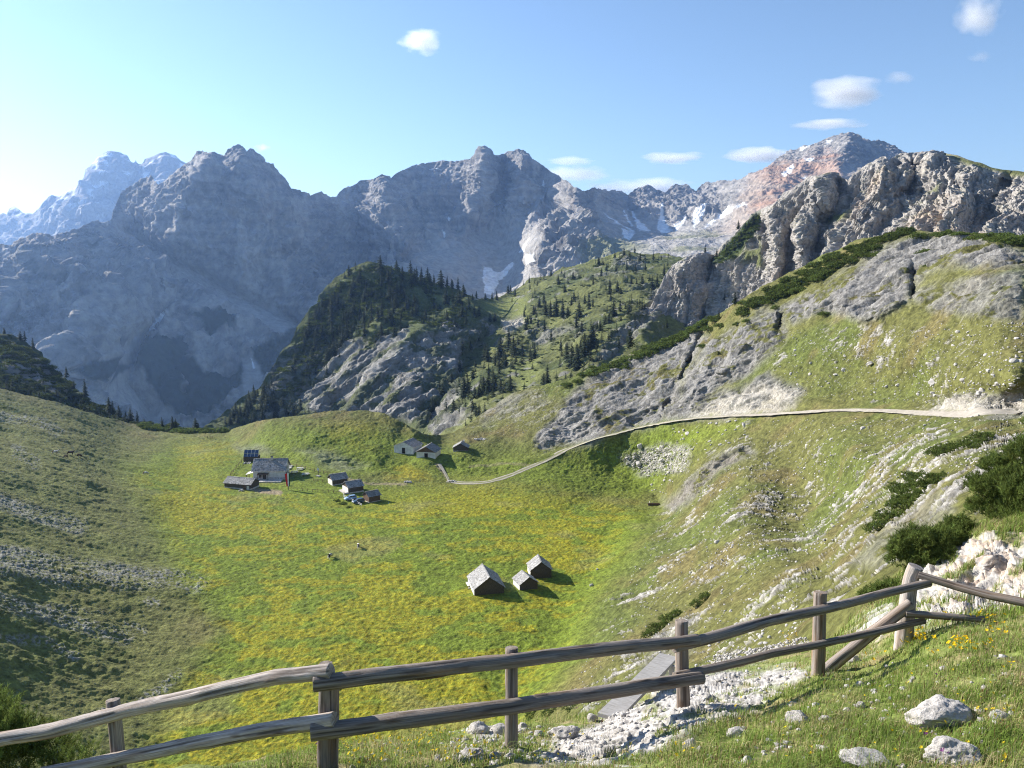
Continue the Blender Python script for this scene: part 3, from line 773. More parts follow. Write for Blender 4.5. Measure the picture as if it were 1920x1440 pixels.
class Bowl(Layer):
    def D(self, px, py):
        d = Layer.D(self, px, py)
        b = (720 - np.asarray(py, float)) / FPX
        den = -SP + b * CP
        lim = np.where(den < -.01, -75.35 / np.minimum(den, -.01), 1e9)      # the flat floor of the bowl
        return np.minimum(d, lim)


LB = Bowl(B_ctrl, B_feats, wlim=(22, 430))
B_top = line([(-260, 660), (-100, 702), (0, 729), (50, 741), (100, 752), (150, 767), (200, 783), (250, 795), (300, 805), (340, 808), (400, 808), (432, 806), (450, 800), (480, 791), (510, 785), (550, 778), (600, 773), (640, 770), (690, 770), (715, 774), (740, 785), (765, 798), (790, 811), (805, 815), (835, 815), (850, 812), (870, 801),
              (900, 780), (930, 757), (960, 739), (1000, 726), (1040, 717), (1080, 705), (1140, 683), (1200, 655), (1260, 632), (1310, 608), (1330, 598), (1400, 556), (1440, 532), (1480, 512), (1540, 480), (1600, 453), (1650, 440), (1700, 430), (1760, 434), (1800, 437), (1850, 438), (1920, 440), (2190, 450)])
B_bot = line([(-260, 1500), (300, 1520), (700, 1520), (960, 1460), (1100, 1400), (1300, 1330), (1500, 1290), (1600, 1240), (1700, 1180), (1800, 1110), (1900, 1040), (2190, 950)])
CALM = []      # (px, py, rx, ry): level spots for buildings, filled before building


def B_masks(P, px, py):
    f = fbm(P, 1 / 14, (2, 0, 3), 4)
    f0 = fbm(P, 1 / 30, (2, 5, 3), 5)
    wx = px + 8 * f + 14 * f0; wy = py + 6 * fbm(P, 1 / 14, (2, 9, 3), 4) + 8 * f0
    rock = np.zeros(px.shape)
    for pl, k in (([(1010, 820), (1030, 785), (1070, 735), (1130, 692), (1200, 662), (1310, 612), (1322, 640), (1292, 700), (1272, 760), (1230, 795), (1160, 812), (1080, 838), (1010, 850)], 1),
                  ([(1295, 690), (1330, 640), (1400, 605), (1470, 570), (1465, 640), (1400, 700), (1355, 730), (1310, 775), (1250, 790), (1235, 780), (1275, 740)], 1),
                  ([(1460, 572), (1560, 515), (1640, 470), (1720, 442), (1800, 440), (1920, 475), (1920, 500), (1800, 500), (1740, 520), (1700, 570), (1620, 602), (1540, 585), (1480, 605)], 1),
                  ([(1700, 560), (1780, 525), (1920, 505), (1920, 600), (1840, 600), (1760, 585)], .8), ([(1250, 788), (1340, 745), (1440, 700), (1510, 735), (1480, 766), (1400, 776), (1300, 786)], .9),
                  ([(900, 775), (960, 735), (990, 735), (950, 760), (900, 790)], .7), ([(950, 765), (1020, 745), (1030, 755), (960, 780)], .5),
                  ([(1740, 770), (1790, 745), (1920, 735), (1920, 778)], .9),
                  ([(1240, 950), (1290, 905), (1340, 862), (1410, 835), (1420, 850), (1350, 885), (1300, 935), (1260, 955)], .9),
                  ([(1590, 1060), (1680, 980), (1770, 925), (1790, 950), (1720, 1000), (1640, 1060)], .42), ([(1190, 1290), (1230, 1180), (1310, 1150), (1300, 1210), (1240, 1300)], .4),
                  ([(560, 845), (620, 845), (700, 875), (650, 882), (600, 870)], .4), ([(430, 835), (480, 835), (520, 850), (480, 858)], .5)):
        rock = np.maximum(rock, k * soft(wx, wy, pl, 12))
    # loose stone on the open slopes: broken bands along the bedding
    q = frame(P, (.8, -.45, .36), (0, .6, .8))
    st = fbm(q, (1 / 9, 1 / 3, 1 / 3), (3, 3, 3), 5)
    st2 = fbm(q, (1 / 1.3, 1 / .6, 1 / .6), (1, 3, 8), 4, .7)
    zone = np.maximum(np.maximum(soft(wx, wy, [(1060, 1400), (1140, 1160), (1190, 1060), (1250, 950), (1290, 890), (1400, 795), (1920, 770), (2200, 700), (2200, 1300), (1300, 1400)], 30),
                                 soft(wx, wy, [(1480, 740), (1440, 690), (1480, 620), (1640, 610), (1920, 590), (2200, 560), (2200, 780), (1700, 768)], 20)),
                      .8 * soft(wx, wy, [(1160, 860), (1240, 800), (1420, 785), (1300, 890), (1220, 900)], 20))
    zone = np.maximum(zone, .5 * soft(wx, wy, [(860, 810), (960, 738), (1060, 715), (1040, 780), (900, 830)], 15))
    dens = fbm(P, 1 / 22, (7, 7, 7), 3)
    stones = zone * smooth(.42, .53, st * .68 + st2 * .45 + .42 * dens - .02)
    stones = np.maximum(stones, soft(wx, wy, [(1160, 858), (1220, 832), (1290, 835), (1280, 880), (1200, 885)], 9) * smooth(-.3, .2, st2 + .5 * st + .15))
    left = np.zeros(px.shape)
    for pl, w in (([(0, 1045), (110, 1062), (230, 1080), (370, 1092)], 20), ([(0, 1062), (150, 1085)], 14), ([(0, 945), (70, 965), (150, 985)], 13), ([(0, 1130), (100, 1160), (230, 1190)], 15), ([(0, 775), (60, 790), (110, 810)], 9), ([(10, 1200), (100, 1215), (150, 1240)], 7),
                  ([(245, 1322), (290, 1300), (330, 1265)], 9), ([(160, 1345), (240, 1320)], 7), ([(30, 850), (60, 865)], 10), ([(270, 1125), (290, 1130)], 6), ([(230, 1160), (270, 1175)], 6), ([(90, 1135), (190, 1140)], 6)):
        left = np.maximum(left, band(wx, wy, pl, w * .6, w))
    left = left * smooth(-.1, .3, st2 + .5 * f)
    return rock, stones, left, f, st2


def B_calm(px, py):
    m = np.ones(px.shape)
    for cx, cy, rx, ry in CALM:
        d = np.hypot((px - cx) / rx, (py - cy) / ry)
        m = np.minimum(m, smooth(.8, 1.5, d))
    m = np.minimum(m, 1 - band(px, py, ROAD, 5, 9))
    return m


def meadow_mask(px, py):
    return soft(px, py, [(230, 1480), (330, 1300), (420, 1180), (330, 1080), (280, 960), (230, 880), (330, 830), (430, 830), (520, 880), (700, 895), (850, 905), (1000, 915), (1180, 945), (1240, 950), (1180, 1040), (1120, 1120), (1080, 1230), (1000, 1340), (900, 1480)], 40)


_mcache = {}


def B_disp(P, n, px, py):
    rock, stones, left, f, st2 = B_masks(P, px, py)
    _mcache['k'] = (rock, stones, left, f, st2)
    calm = B_calm(px, py)
    mead = meadow_mask(px, py)
    dist = np.linalg.norm(P, axis=1)
    lm = soft(px, py, [(-300, 1550), (-300, 600), (0, 735), (250, 800), (300, 900), (330, 1080), (380, 1200), (200, 1550)], 40)
    Q = frame(P, (.8, -.45, .36), (0, .6, .8))
    r = ridged(Q, (1 / 14, 1 / 4.5, 1 / 4.5), (3, 8, 1), 5) - .9
    b = billow(Q, (1 / 20, 1 / 8, 1 / 8), (0, 2, 0), 4)
    fi = fbm(P, 1 / 1.4, (3, 2, 9), 5, .6) * .16 + fbm(Q, (1 / 3, 1 / .8, 1 / .8), (3, 2, 1), 3) * .16
    tuss = fbm(P, (1 / 1.3, 1 / 1.6, 1 / 1.3), (1, 1, 1), 3)
    terr = fbm(P, (1 / 60, 1 / 9, 1 / 30), (4, 1, 1), 4) * 1.5 + fbm(P, (1 / 8, 1 / 4, 1 / 4), (4, 8, 1), 5, .8) * .55
    h = rock * ((r * 1.1 + b * 3.4) * smooth(25, 160, dist) + fi * smooth(10, 90, dist) + billow(Q, (1 / 4, 1 / 1.6, 1 / 1.6), (5, 5, 5), 4) * .8 * smooth(160, 60, dist)) * smooth(0, 12, py - B_top(px))
    h += (1 - rock) * tuss * lerp(.24, .20, mead) * (1 - .35 * lm) * smooth(25, 120, dist)
    h += (1 - rock) * fbm(P, 1 / .5, (1, 6, 1), 3) * .05 * smooth(160, 90, dist)
    h += .55 * lm * terr + (1 - lm) * (1 - mead) * (1 - rock) * fbm(P, 1 / 11, (4, 4, 1), 4) * .75
    h += mead * fbm(P, 1 / 45, (9, 4, 1), 3) * .5
    h += (stones * (.20 + .22 * st2) + left * .10 * (.5 + 1.6 * st2)) * smooth(20, 90, dist)
    h *= calm
    return n * h[:, None]


def B_color(P, n, px, py):
    N = len(P)
    rock, stones, left, f, st2 = _mcache['k']
    mead = meadow_mask(px, py)
    g = fbm(P, 1 / 40, (1, 5, 1), 4); h = fbm(P, 1 / 3.0, (1, 5, 9), 4); k = fbm(P, 1 / 1.2, (7, 5, 9), 3)
    C = np.tile(np.array((.122, .122, .038)), (N, 1))
    C = mixc(C, (.095, .122, .028), smooth(-.1, .5, g) * .7)                                   # lusher
    C = mixc(C, (.155, .125, .052), smooth(.05, .6, fbm(P, 1 / 17, (3, 5, 2), 4)) * .7)     # dry
    lm = soft(px, py, [(-300, 1550), (-300, 600), (0, 735), (250, 800), (290, 900), (330, 1080), (380, 1200), (200, 1550)], 60)
    C = mixc(C, (.150, .160, .046), lm * .75)
    lush = np.maximum(mead, soft(px, py, [(430, 840), (520, 800), (700, 800), (900, 850), (1060, 850), (1250, 800), (1420, 782), (1300, 850), (1200, 940), (900, 905), (500, 900)], 25) * .8)
    C = mixc(C, (.138, .180, .020), lush)
    # flowering patches
    fl = smooth(.02, .42, fbm(P, (1 / 7, 1 / 5, 1 / 7), (2, 2, 7), 5) + .75 * fbm(P, 1 / 55, (2, 9, 7), 4) + .22)
    fine = smooth(-.2, .35, fbm(P, (1 / .9, 1 / .6, 1), (7, 7, 7), 4, .6))
    near_m = soft(px, py, [(250, 1480), (400, 1180), (330, 1000), (260, 900), (420, 900), (640, 950), (900, 910), (1190, 955), (1120, 1080), (1000, 1300), (900, 1480)], 40)
    k2 = soft(px, py, [(720, 880), (760, 870), (800, 885), (810, 900), (720, 900)], 8) + soft(px, py, [(330, 830), (430, 828), (450, 860), (330, 900)], 15) * .7 + soft(px, py, [(600, 790), (720, 790), (700, 840), (620, 845)], 20) * .4
    C = mixc(C, (.42, .30, .010), np.clip(np.maximum(near_m, k2), 0, 1) * fl * (.38 + .62 * fine) * .46)
    C = mixc(C, (.20, .19, .07), mead * smooth(.25, .6, fbm(P, 1 / 25, (5, 2, 7), 4)) * .5)
    C = C * (1 + .28 * h + .34 * k)[:, None]
    Q = frame(P, (.8, -.45, .36), (0, .6, .8))
    sk = fbm(Q, (1 / 6, 1 / 1.6, 1 / 1.6), (2, 2, 2), 4)
    R = ROCK[None, :] * .52 * np.clip(.86 + .25 * f + .2 * h + .3 * k + .35 * sk, .3, 1.4)[:, None]
    R = mixc(R, (.15, .145, .14), smooth(.15, .7, sk + .4 * g) * .6)
    rockv = rock * smooth(-.30, .02, h * .6 + .7 * (1 - n[:, 2]) + .6 * f + .45 * g + .02)
    C = C + (np.array((.35, .33, .305))[None, :] * np.clip(.95 + .7 * k + .3 * h, .3, 1.5)[:, None] - C) * (np.clip(stones, 0, 1) * .92)[:, None]
    dark = soft(px, py, [(1240, 950), (1290, 905), (1340, 862), (1410, 832), (1400, 850), (1350, 880), (1300, 930), (1260, 950)], 6)
    R = mixc(R, (.24, .20, .165), dark * .35)
    C = C + (R - C) * np.clip(np.maximum(rockv, 0), 0, 1)[:, None]
    C = C + ((ROCKD * .95)[None, :] * (1 + .4 * k)[:, None] - C) * (np.clip(left, 0, 1) * .7)[:, None]
    pale = np.maximum(soft(px + 9 * h, py + 6 * k, [(1290, 786), (1360, 745), (1440, 722), (1500, 735), (1490, 765), (1400, 777)], 10), soft(px + 9 * h, py + 6 * k, [(1730, 772), (1790, 748), (1920, 742), (1920, 780)], 6))
    C = mixc(C, (.48, .44, .375), pale * .6)
    # bare earth
    for pl, w, a in (([(470, 915), (490, 920), (525, 924)], 4, .9), ([(818, 870), (832, 888), (842, 902)], 2, .7), ([(1000, 873), (940, 868), (880, 873)], 2, .35), ([(640, 896), (690, 906), (760, 907)], 2, .6)):
        C = mixc(C, (.30, .235, .16), band(px + 2 * h, py + 1 * k, pl, w * .6, w) * a)
    return np.clip(C, .012, .9)


LB.disp = B_disp
# ================================================================== SPOTS THAT MUST BE LEVEL, THEN THE MEADOW ITSELF
for c in [(905, 1098, 46, 26), (982, 1100, 30, 18), (1012, 1076, 32, 18), (760, 848, 26, 10), (800, 858, 26, 10), (864, 844, 22, 8), (503, 893, 42, 18), (446, 912, 34, 14), (471, 860, 24, 12), (633, 905, 24, 10), (662, 922, 24, 9), (685, 940, 34, 11), (560, 885, 50, 14), (1225, 947, 24, 7), (619, 1047, 12, 5), (672, 1028, 12, 5), (600, 920, 50, 8)]:
    CALM.append(c)
oB = LB.build('meadow', np.linspace(-255, 2185, int(1550 * RES)), B_top, B_bot, int(760 * RES), B_color, m_land, [(6, 2), (30, 24), (80, 120)])
tag(oB, 'flowering meadow bowl with stony hillsides on both sides', 'meadow', kind='structure')


def G(px, py):
    """a point of the meadow ground"""
    return Vector(LB.base(np.array([px]), np.array([py]))[0])


# gravel road and the path to the huts, each a thin sheet on the ground
m_road = mat_attr('gravel', bump=.4, scale=1.5, vary=.2, dist=.05)


def drape(Q):
    for _ in range(2):
        d = Q[:, 1] * CP - Q[:, 2] * SP
        up = Q[:, 1] * SP + Q[:, 2] * CP
        B = LB.base(960 + FPX * Q[:, 0] / d, 720 - FPX * up / d)
        Q = np.stack([Q[:, 0], Q[:, 1], .35 * Q[:, 2] + .65 * B[:, 2]], 1)
    return Q


def strip(name, pts, w, lift, label, two_tracks=False):
    p = np.asarray(pts, float)
    seg = np.r_[0, np.cumsum(np.hypot(*(p[1:] - p[:-1]).T))]
    t = np.linspace(0, seg[-1], int(seg[-1] / 4) + 2)
    qx = np.interp(t, seg, p[:, 0]); qy = np.interp(t, seg, p[:, 1])
    for _ in range(6):
        qx[1:-1] = (qx[:-2] + 2 * qx[1:-1] + qx[2:]) / 4; qy[1:-1] = (qy[:-2] + 2 * qy[1:-1] + qy[2:]) / 4
    C = LB.base(qx, qy)
    d = np.gradient(C, axis=0); d[:, 2] = 0; d /= np.linalg.norm(d, axis=1, keepdims=True)
    s = np.stack([d[:, 1], -d[:, 0], 0 * d[:, 0]], 1)
    V = []; k = 9; K = []
    wob = fbm(C, 1 / 5, (3, 0, 0), 4) * .3; wob2 = fbm(C, 1 / 5, (3, 9, 0), 4) * .3
    tt = t / t[-1]
    for j in range(k):
        u = (j / (k - 1) - .5)
        Q = drape(C + s * (u * w * (1 + np.where(u < 0, wob, wob2)) * (1 + .5 * smooth(.5, .9, tt)))[:, None]) + np.array([0, 0, lift - (.05 if j in (0, k - 1) else 0)])
        V.append(Q)
        gr = np.where(abs(u) < .14, .75, np.where(abs(u) > .45, .55, 0.)) * (1 - smooth(.35, .6, tt)) + .15 * (abs(u) > .45)
        nn_ = fbm(Q, 1 / 1.5, (1, 1, 1), 4)
        c0 = np.array((.35, .315, .265))[None, :] * (1 + .25 * nn_)[:, None]
        K.append(c0 + (np.array((.15, .16, .05))[None, :] - c0) * np.clip(gr + .5 * gr * nn_, 0, 1)[:, None])
    V = np.stack(V, 1); K = np.stack(K, 1)
    n = len(C); idx = np.arange(n * k).reshape(n, k)
    fc = np.stack([idx[:-1, :-1], idx[:-1, 1:], idx[1:, 1:], idx[1:, :-1]], -1).reshape(-1, 4)
    o = link(name, new_mesh(name, V.reshape(-1, 3), fc, m_road, K.reshape(-1, 3), True))
    return tag(o, label, 'road', kind='structure')


strip('road', ROAD, 3.0, .06, 'pale gravel road climbing from the huts along the right hillside')
strip('path', [(842, 903), (838, 892), (830, 880), (824, 870)], 1.0, .10, 'narrow worn path from the gravel road up to the huts')

# ================================================================== HUTS
m_shin = mat_attr('weathered_shingle', bump=.5, scale=2.5, vary=.3, dist=.04, rough=.8)
m_shin2 = mat_attr('dark_grey_shingle', bump=.5, scale=2.5, vary=.3, dist=.04, rough=.8)
m_plank = mat_noise('weathered_plank', (.05, .036, .026), (.14, .105, .078), scale=3, stretch=(6, 6, .6), bump=.4)
m_brown = mat_noise('brown_board', (.085, .05, .03), (.17, .11, .07), scale=3, stretch=(6, 6, .6), bump=.4)
m_plast = mat_noise('limewash', (.58, .55, .50), (.78, .75, .70), scale=.9, bump=.3)
m_stone = mat_noise('dry_stone', (.36, .33, .30), (.66, .62, .57), scale=2.2, bump=.8, dist=.12)
m_dark = mat_noise('dark_opening', (.012, .010, .009), (.025, .02, .018), scale=3, bump=0)
m_glass = mat_noise('window_pane', (.03, .035, .045), (.06, .07, .085), scale=1, bump=0, rough=.1, spec=.6)


def roof_slope(mb, p0, along, down, length, depth, rows, w=.42):
    """overlapping boards: p0 the ridge corner, unit vectors along the ridge and down the slope"""
    along = Vector(along); down = Vector(down); up = along.cross(down)
    if up.z < 0: up = -up
    n = max(4, int(length / w))
    st = depth / rows
    for r in range(rows):
        for c in range(n):
            a0 = c * length / n + random.uniform(-.03, .03); a1 = (c + 1) * length / n - .012
            d0 = r * st - .03; d1 = (r + 1) * st + random.uniform(.02, .10)
            lf = .05 + random.uniform(0, .05); th = .035
            q = [Vector(p0) + along * a + down * d + up * h for a, d, h in
                 ((a0, d0, .02), (a1, d0, .02), (a1, d1, lf), (a0, d1, lf + random.uniform(-.015, .015)))]
            mb.add(q + [v - up * th for v in q], [(0, 1, 2, 3), (7, 6, 5, 4), (0, 4, 5, 1), (1, 5, 6, 2), (2, 6, 7, 3), (3, 7, 4, 0)])


def hut(name, A, B, depth, eave, ridge, axis='y', wall=None, roofm=None, label='', base=.5, over=.35, gable=None, door=None, rows=9, group=None, sink=.6, extras=None, peak=.5):
    """A, B: survey points of the front wall's left and right ground corners. The ridge runs along 'y' (away from the front) or 'x' (along it)."""
    a = G(*A); b = G(*B)
    z = (a.z + b.z) / 2
    d = b - a; d.z = 0
    W = d.length; rz = math.atan2(d.y, d.x)
    o = root(name, (a.x + d.x / 2, a.y + d.y / 2, z), rz, label, 'hut', group)
    x0, x1 = -W / 2, W / 2
    wm = wall or m_plank
    mb = MB()
    if axis == 'y':
        mb.prism([(x0, -sink), (x1, -sink), (x1, eave), (x0 + W * peak, ridge), (x0, eave)], 0, depth)
    else:
        # profile in y,z pushed along x
        pr = [(0, -sink), (depth, -sink), (depth, eave), (depth * peak, ridge), (0, eave)]
        n = 5
        V = [(x0, y, zz) for y, zz in pr] + [(x1, y, zz) for y, zz in pr]
        mb.add(V, [(0, 1, 2, 3, 4), (9, 8, 7, 6, 5)] + [(i, i + n, (i + 1) % n + n, (i + 1) % n) for i in range(n)])
    mb.build('wall', wm, o)
    if base:
        mb = MB(); t = .06
        mb.box((0, -t / 2, base / 2 - .3), (W + 2 * t, t, base + .6)); mb.box((0, depth + t / 2, base / 2 - .3), (W + 2 * t, t, base + .6))
        mb.box((x0 - t / 2, depth / 2, base / 2 - .3), (t, depth, base + .6)); mb.box((x1 + t / 2, depth / 2, base / 2 - .3), (t, depth, base + .6))
        mb.build('stone_base', m_stone, o)
    mb = MB()
    if axis == 'y':
        for sgn, hw in ((-1, W * peak), (1, W * (1 - peak))):
            dn = Vector((sgn * hw, 0, eave - ridge)); L = dn.length; dn.normalize()
            roof_slope(mb, (x0 + W * peak, -over, ridge + .06), (0, 1, 0), dn, depth + 2 * over, L + over, rows)
        mb.box((x0 + W * peak, depth / 2, ridge + .12), (.28, depth + 2 * over, .07))
    else:
        for sgn, hw in ((-1, depth * peak), (1, depth * (1 - peak))):
            dn = Vector((0, sgn * hw, eave - ridge)); L = dn.length; dn.normalize()
            roof_slope(mb, (x0 - over, depth * peak, ridge + .06), (1, 0, 0), dn, W + 2 * over, L + over, rows)
        mb.box((0, depth * peak, ridge + .12), (W + 2 * over, .28, .07))
    ro = mb.build('roof', roofm or m_shin, o)
    nv = len(ro.data.vertices); cc = np.ones((nv, 4), np.float32)
    base_c = np.array((.25, .24, .23) if roofm is m_shin2 else (.31, .30, .285))
    bc = np.repeat(rng.normal(1, .19, (nv // 8 + 1, 1)), 8, 0)[:nv].clip(.3, 1.7)
    cc[:, :3] = base_c * bc
    at_ = ro.data.color_attributes.new('Col', 'FLOAT_COLOR', 'POINT'); at_.data.foreach_set('color', cc.ravel())
    if gable:
        mb = MB(); y0 = -.09
        mb.add([(x0 - .05, y0, eave - .1), (x1 + .05, y0, eave - .1), (x0 + W * peak, y0, ridge - .05), (x0 - .05, y0 + .085, eave - .1), (x1 + .05, y0 + .085, eave - .1), (x0 + W * peak, y0 + .085, ridge - .05)], [(0, 1, 2), (5, 4, 3), (0, 3, 4, 1), (1, 4, 5, 2), (2, 5, 3, 0)])
        mb.build('gable_boards', gable, o)
    if door:
        dx, dw, dh = door
        mb = MB(); mb.box((x0 + W * dx, -.075, dh / 2 - .05), (dw, .12, dh)); dd = mb.build('door', m_dark, o)
        mb = MB(); mb.box((x0 + W * dx, -.085, dh + .04), (dw + .3, .16, .14)); mb.box((x0 + W * dx - dw / 2 - .07, -.085, dh / 2 - .05), (.1, .16, dh)); mb.box((x0 + W * dx + dw / 2 + .07, -.085, dh / 2 - .05), (.1, .16, dh))
        mb.build('door_frame', m_brown, dd)
    if extras:
        extras(o, x0, x1, W, depth)
    return o


gh = 'timber huts standing together in the open meadow'
def bench_ex(o, x0, x1, W, dp):
    mb = MB(); mb.box((x0 - .5, dp * .75, .35), (.5, 2.2, .12)); mb.box((x0 - .5, dp * .55, .12), (.4, .15, .3)); mb.box((x0 - .5, dp * .95, .12), (.4, .15, .3)); mb.build('side_bench', m_plast, o)
    mb = MB(); mb.box((x0 - .06, dp * .5, .75), (.08, dp * .98, 1.5)); mb.build('side_wall', m_plast, o)
def light_ex(o, x0, x1, W, dp):
    mb = MB(); mb.box((x0 - .06, dp * .5, .7), (.08, dp * .98, 1.4)); mb.build('side_wall', m_plast, o)


hut('meadow_hut', (890, 1117), (945, 1112), 8.6, 1.6, 4.2, label='largest of the meadow huts, with a long pale shingle roof', group=gh, base=0, rows=11, extras=bench_ex)
hut('meadow_hut', (975, 1107), (1008, 1104), 4.4, 1.6, 3.1, label='smallest meadow hut, between the two larger ones, with a ridge board', group=gh, base=0, rows=7, extras=light_ex)
hut('meadow_hut', (995, 1083), (1034, 1083), 5.2, 2.0, 4.0, label='meadow hut at the back of the three, with dark front and steep roof', group=gh, base=0, rows=8, extras=light_ex)
gv = 'stone huts on the terrace below the grassy knoll'
hut('stone_hut', (739, 848), (775, 852), 7.5, 2.7, 4.5, wall=m_plast, roofm=m_shin2, label='pale stone hut with dark door, closest to the knoll', group=gv, base=0, door=(.5, 1.1, 2.1))
hut('stone_hut', (781, 859), (816, 861), 7.5, 2.6, 4.6, wall=m_plast, roofm=m_shin2, label='pale stone hut with a dark boarded gable above its door', group=gv, base=0, gable=m_brown, door=(.52, 1.1, 2.0))
def ch_ex(o, x0, x1, W, dp):
    mb = MB(); mb.box((x0 + W * .66, dp * .75, 3.3), (.6, .6, .9)); mb.box((x0 + W * .66, dp * .75, 3.8), (.8, .8, .1)); mb.build('chimney', m_stone, o)
    mb = MB(); mb.box((x0 - .06, dp * .5, .7), (.08, dp * .98, 1.5)); mb.build('side_wall', m_plast, o)
hut('stone_hut', (850, 847), (877, 846), 4.6, 1.6, 3.2, label='small low dark fronted hut with stubby chimney beside rubble', group=gv, base=.3, extras=ch_ex, rows=7)

ga = 'buildings of the alpine farm'
def house_ex(o, x0, x1, W, dp):
    mb = MB(); mb.box((x0 + W * .55, dp * .5 - .6, 7.2), (.8, .8, 1.5)); ch = mb.build('chimney', m_stone, o)
    mb = MB(); mb.box((x0 + W * .55, dp * .5 - .6, 8.0), (1.05, 1.05, .12)); mb.build('chimney_cap', m_shin2, ch)
    mb = MB(); mb.box((x0 + W * .33, -.75, 2.42), (W * .36, 1.5, .12), 0, ('X', .25)); mb.build('porch_roof', m_brown, o)
    for fx in (.17, .49):
        mb = MB(); mb.box((x0 + W * fx, -1.35, 1.05), (.14, .14, 2.3)); mb.build('porch_post', m_brown, o)
    mb = MB(); mb.box((x0 + W * .36, -.05, 1.1), (1.3, .1, 2.1)); mb.build('door', m_plank, o)
    for fx, fy in ((.22, 1.35),):
        mb = MB(); mb.box((x0 + W * fx, -.05, fy), (1.0, .1, 1.0)); wn = mb.build('window', m_brown, o)
        mb = MB(); mb.box((x0 + W * fx, -.11, fy), (.78, .03, .78)); mb.build('pane', m_glass, wn)
    for fy, zz in ((.35, 1.5), (.65, 1.5), (.5, 3.6)):
        mb = MB(); mb.box((x1 + .05, dp * fy, zz), (.1, .9, 1.0)); wn = mb.build('window', m_brown, o)
        mb = MB(); mb.box((x1 + .115, dp * fy, zz), (.03, .7, .8)); mb.build('pane', m_glass, wn)
    mb = MB(); mb.box((x0 + W * .45, -2.0, .05), (W * 1.0, 3.9, .5)); mb.build('terrace', m_stone, o)
    mb = MB(); mb.box((x0 - 1.3, 2.0, 2.35), (2.9, 4.2, .14), 0, ('Y', -.28)); mb.build('side_canopy', m_plast, o)
    for yy in (.2, 3.8):
        mb = MB(); mb.box((x0 - 2.4, yy, .8), (.16, .16, 2.3)); mb.build('canopy_post', m_brown, o)
hut('farmhouse', (475, 900), (534, 899), 8.4, 3.5, 6.9, axis='x', wall=m_plast, label='white walled farmhouse with broad grey shingle roof and chimney', group=ga, base=1.0, rows=12, extras=house_ex, over=.6)
def MB_box(name, c, s, m, par):
    mb = MB(); mb.box(c, s); return mb.build(name, m, par)


def barn_ex(o, x0, x1, W, dp):
    MB_box('door', (x0 + W * .78, -.06, .75), (1.4, .1, 1.6), m_brown, o); MB_box('hatch', (x0 + W * .9, -.06, .75), (.8, .1, 1.1), m_plast, o)
hut('barn', (421, 914), (470, 919), 5.2, 1.9, 3.4, axis='x', wall=m_plank, label='long low dark timber barn at the near left corner of the farm', group=ga, base=.4, rows=9, over=.4, extras=barn_ex)
hut('shed', (615, 905), (624, 911), 5.6, 2.0, 3.5, axis='y', wall=m_plank, roofm=m_shin, label='grey roofed shed with pale round topped gable beside the farm path', group=ga, base=.3, rows=8, extras=lambda o, x0, x1, W, dp: MB_box('gable_front', (x0 + W * .5, -.06, .9), (W * .9, .08, 1.9), m_plast, o))
hut('shed', (642, 918), (654, 926), 5.4, 2.0, 3.5, axis='y', wall=m_plank, roofm=m_shin, label='middle shed with whitish gable, just behind the parked cars', group=ga, base=.3, rows=8, extras=lambda o, x0, x1, W, dp: [MB_box('gable_front', (x0 + W * .5, -.06, .9), (W * .9, .08, 1.9), m_plast, o), MB_box('loading_step', (x0 + W * .5, -.8, .1), (W * .9, 1.3, .5), m_stone, o)])
hut('shed', (681, 938), (692, 943), 4.2, 2.1, 3.3, axis='y', wall=m_brown, roofm=m_shin2, label='dark brown shed with stones on its roof, beside the parked cars', group=ga, base=.25, rows=6)

# solar panel hut
a = G(457, 866); b = G(484, 864)
W = (b - a).length; rz = math.atan2(b.y - a.y, b.x - a.x)
o = root('solar_hut', ((a.x + b.x) / 2, (a.y + b.y) / 2, (a.z + b.z) / 2), rz, 'small hut topped by a tilted dark blue solar panel array', 'hut', ga)
mb = MB(); mb.prism([(-W / 2, -.6), (W / 2, -.6), (W / 2, 2.1), (-W / 2, 2.1)], 0, 3.2); mb.build('wall', m_plank, o)
m_solar = mat_noise('solar_cell', (.03, .05, .11), (.07, .11, .20), scale=2, bump=0, rough=.25, spec=.5)
m_frame = mat_noise('pale_metal', (.45, .46, .48), (.6, .6, .62), scale=3, bump=0, rough=.4, spec=.5)
for i in range(4):
    for j in range(2):
        cx = -W / 2 + (i + .5) * W / 4; yy = .3 + j * 1.0; zz = 2.45 + j * 1.25
        mb = MB(); mb.box((cx, yy, zz), (W / 4 - .06, 1.5, .05), 0, ('X', .9)); pn = mb.build('solar_panel', m_solar, o)
        for e in (-1, 1):
            mb = MB(); mb.box((cx + e * (W / 8 - .05), yy - .02, zz + .02), (.05, 1.52, .07), 0, ('X', .9)); mb.build('panel_frame', m_frame, pn)
mb = MB(); mb.box((-W / 2 + .2, 1.6, 2.9), (.12, .12, 2.2)); mb.box((W / 2 - .2, 1.6, 2.9), (.12, .12, 2.2)); mb.box((0, 1.7, 3.2), (W, .1, .1)); mb.build('rack', m_frame, o)
m_flat = mat_noise('flat_roofing', (.2, .2, .2), (.3, .3, .3), scale=2)

# ruined wall of pale stones beyond the small hut, and a log water trough
def stone_heap(name, px, py, rx, ry, n, label, cat, s=(.3, .7)):
    c = G(px, py); mb = MB()
    for i in range(n):
        t = random.random() * 6.28; r = math.sqrt(random.random())
        p = Vector((r * rx * math.cos(t), r * ry * math.sin(t), random.uniform(0, .5) * (1 - r * .6)))
        q = random.uniform(*s)
        mb.box(p, (q * 1.3, q, q * .8), random.random() * 3, ('X', random.uniform(-.5, .5)))
    o = mb.build(name, m_stone); o.location = c
    return tag(o, label, cat)


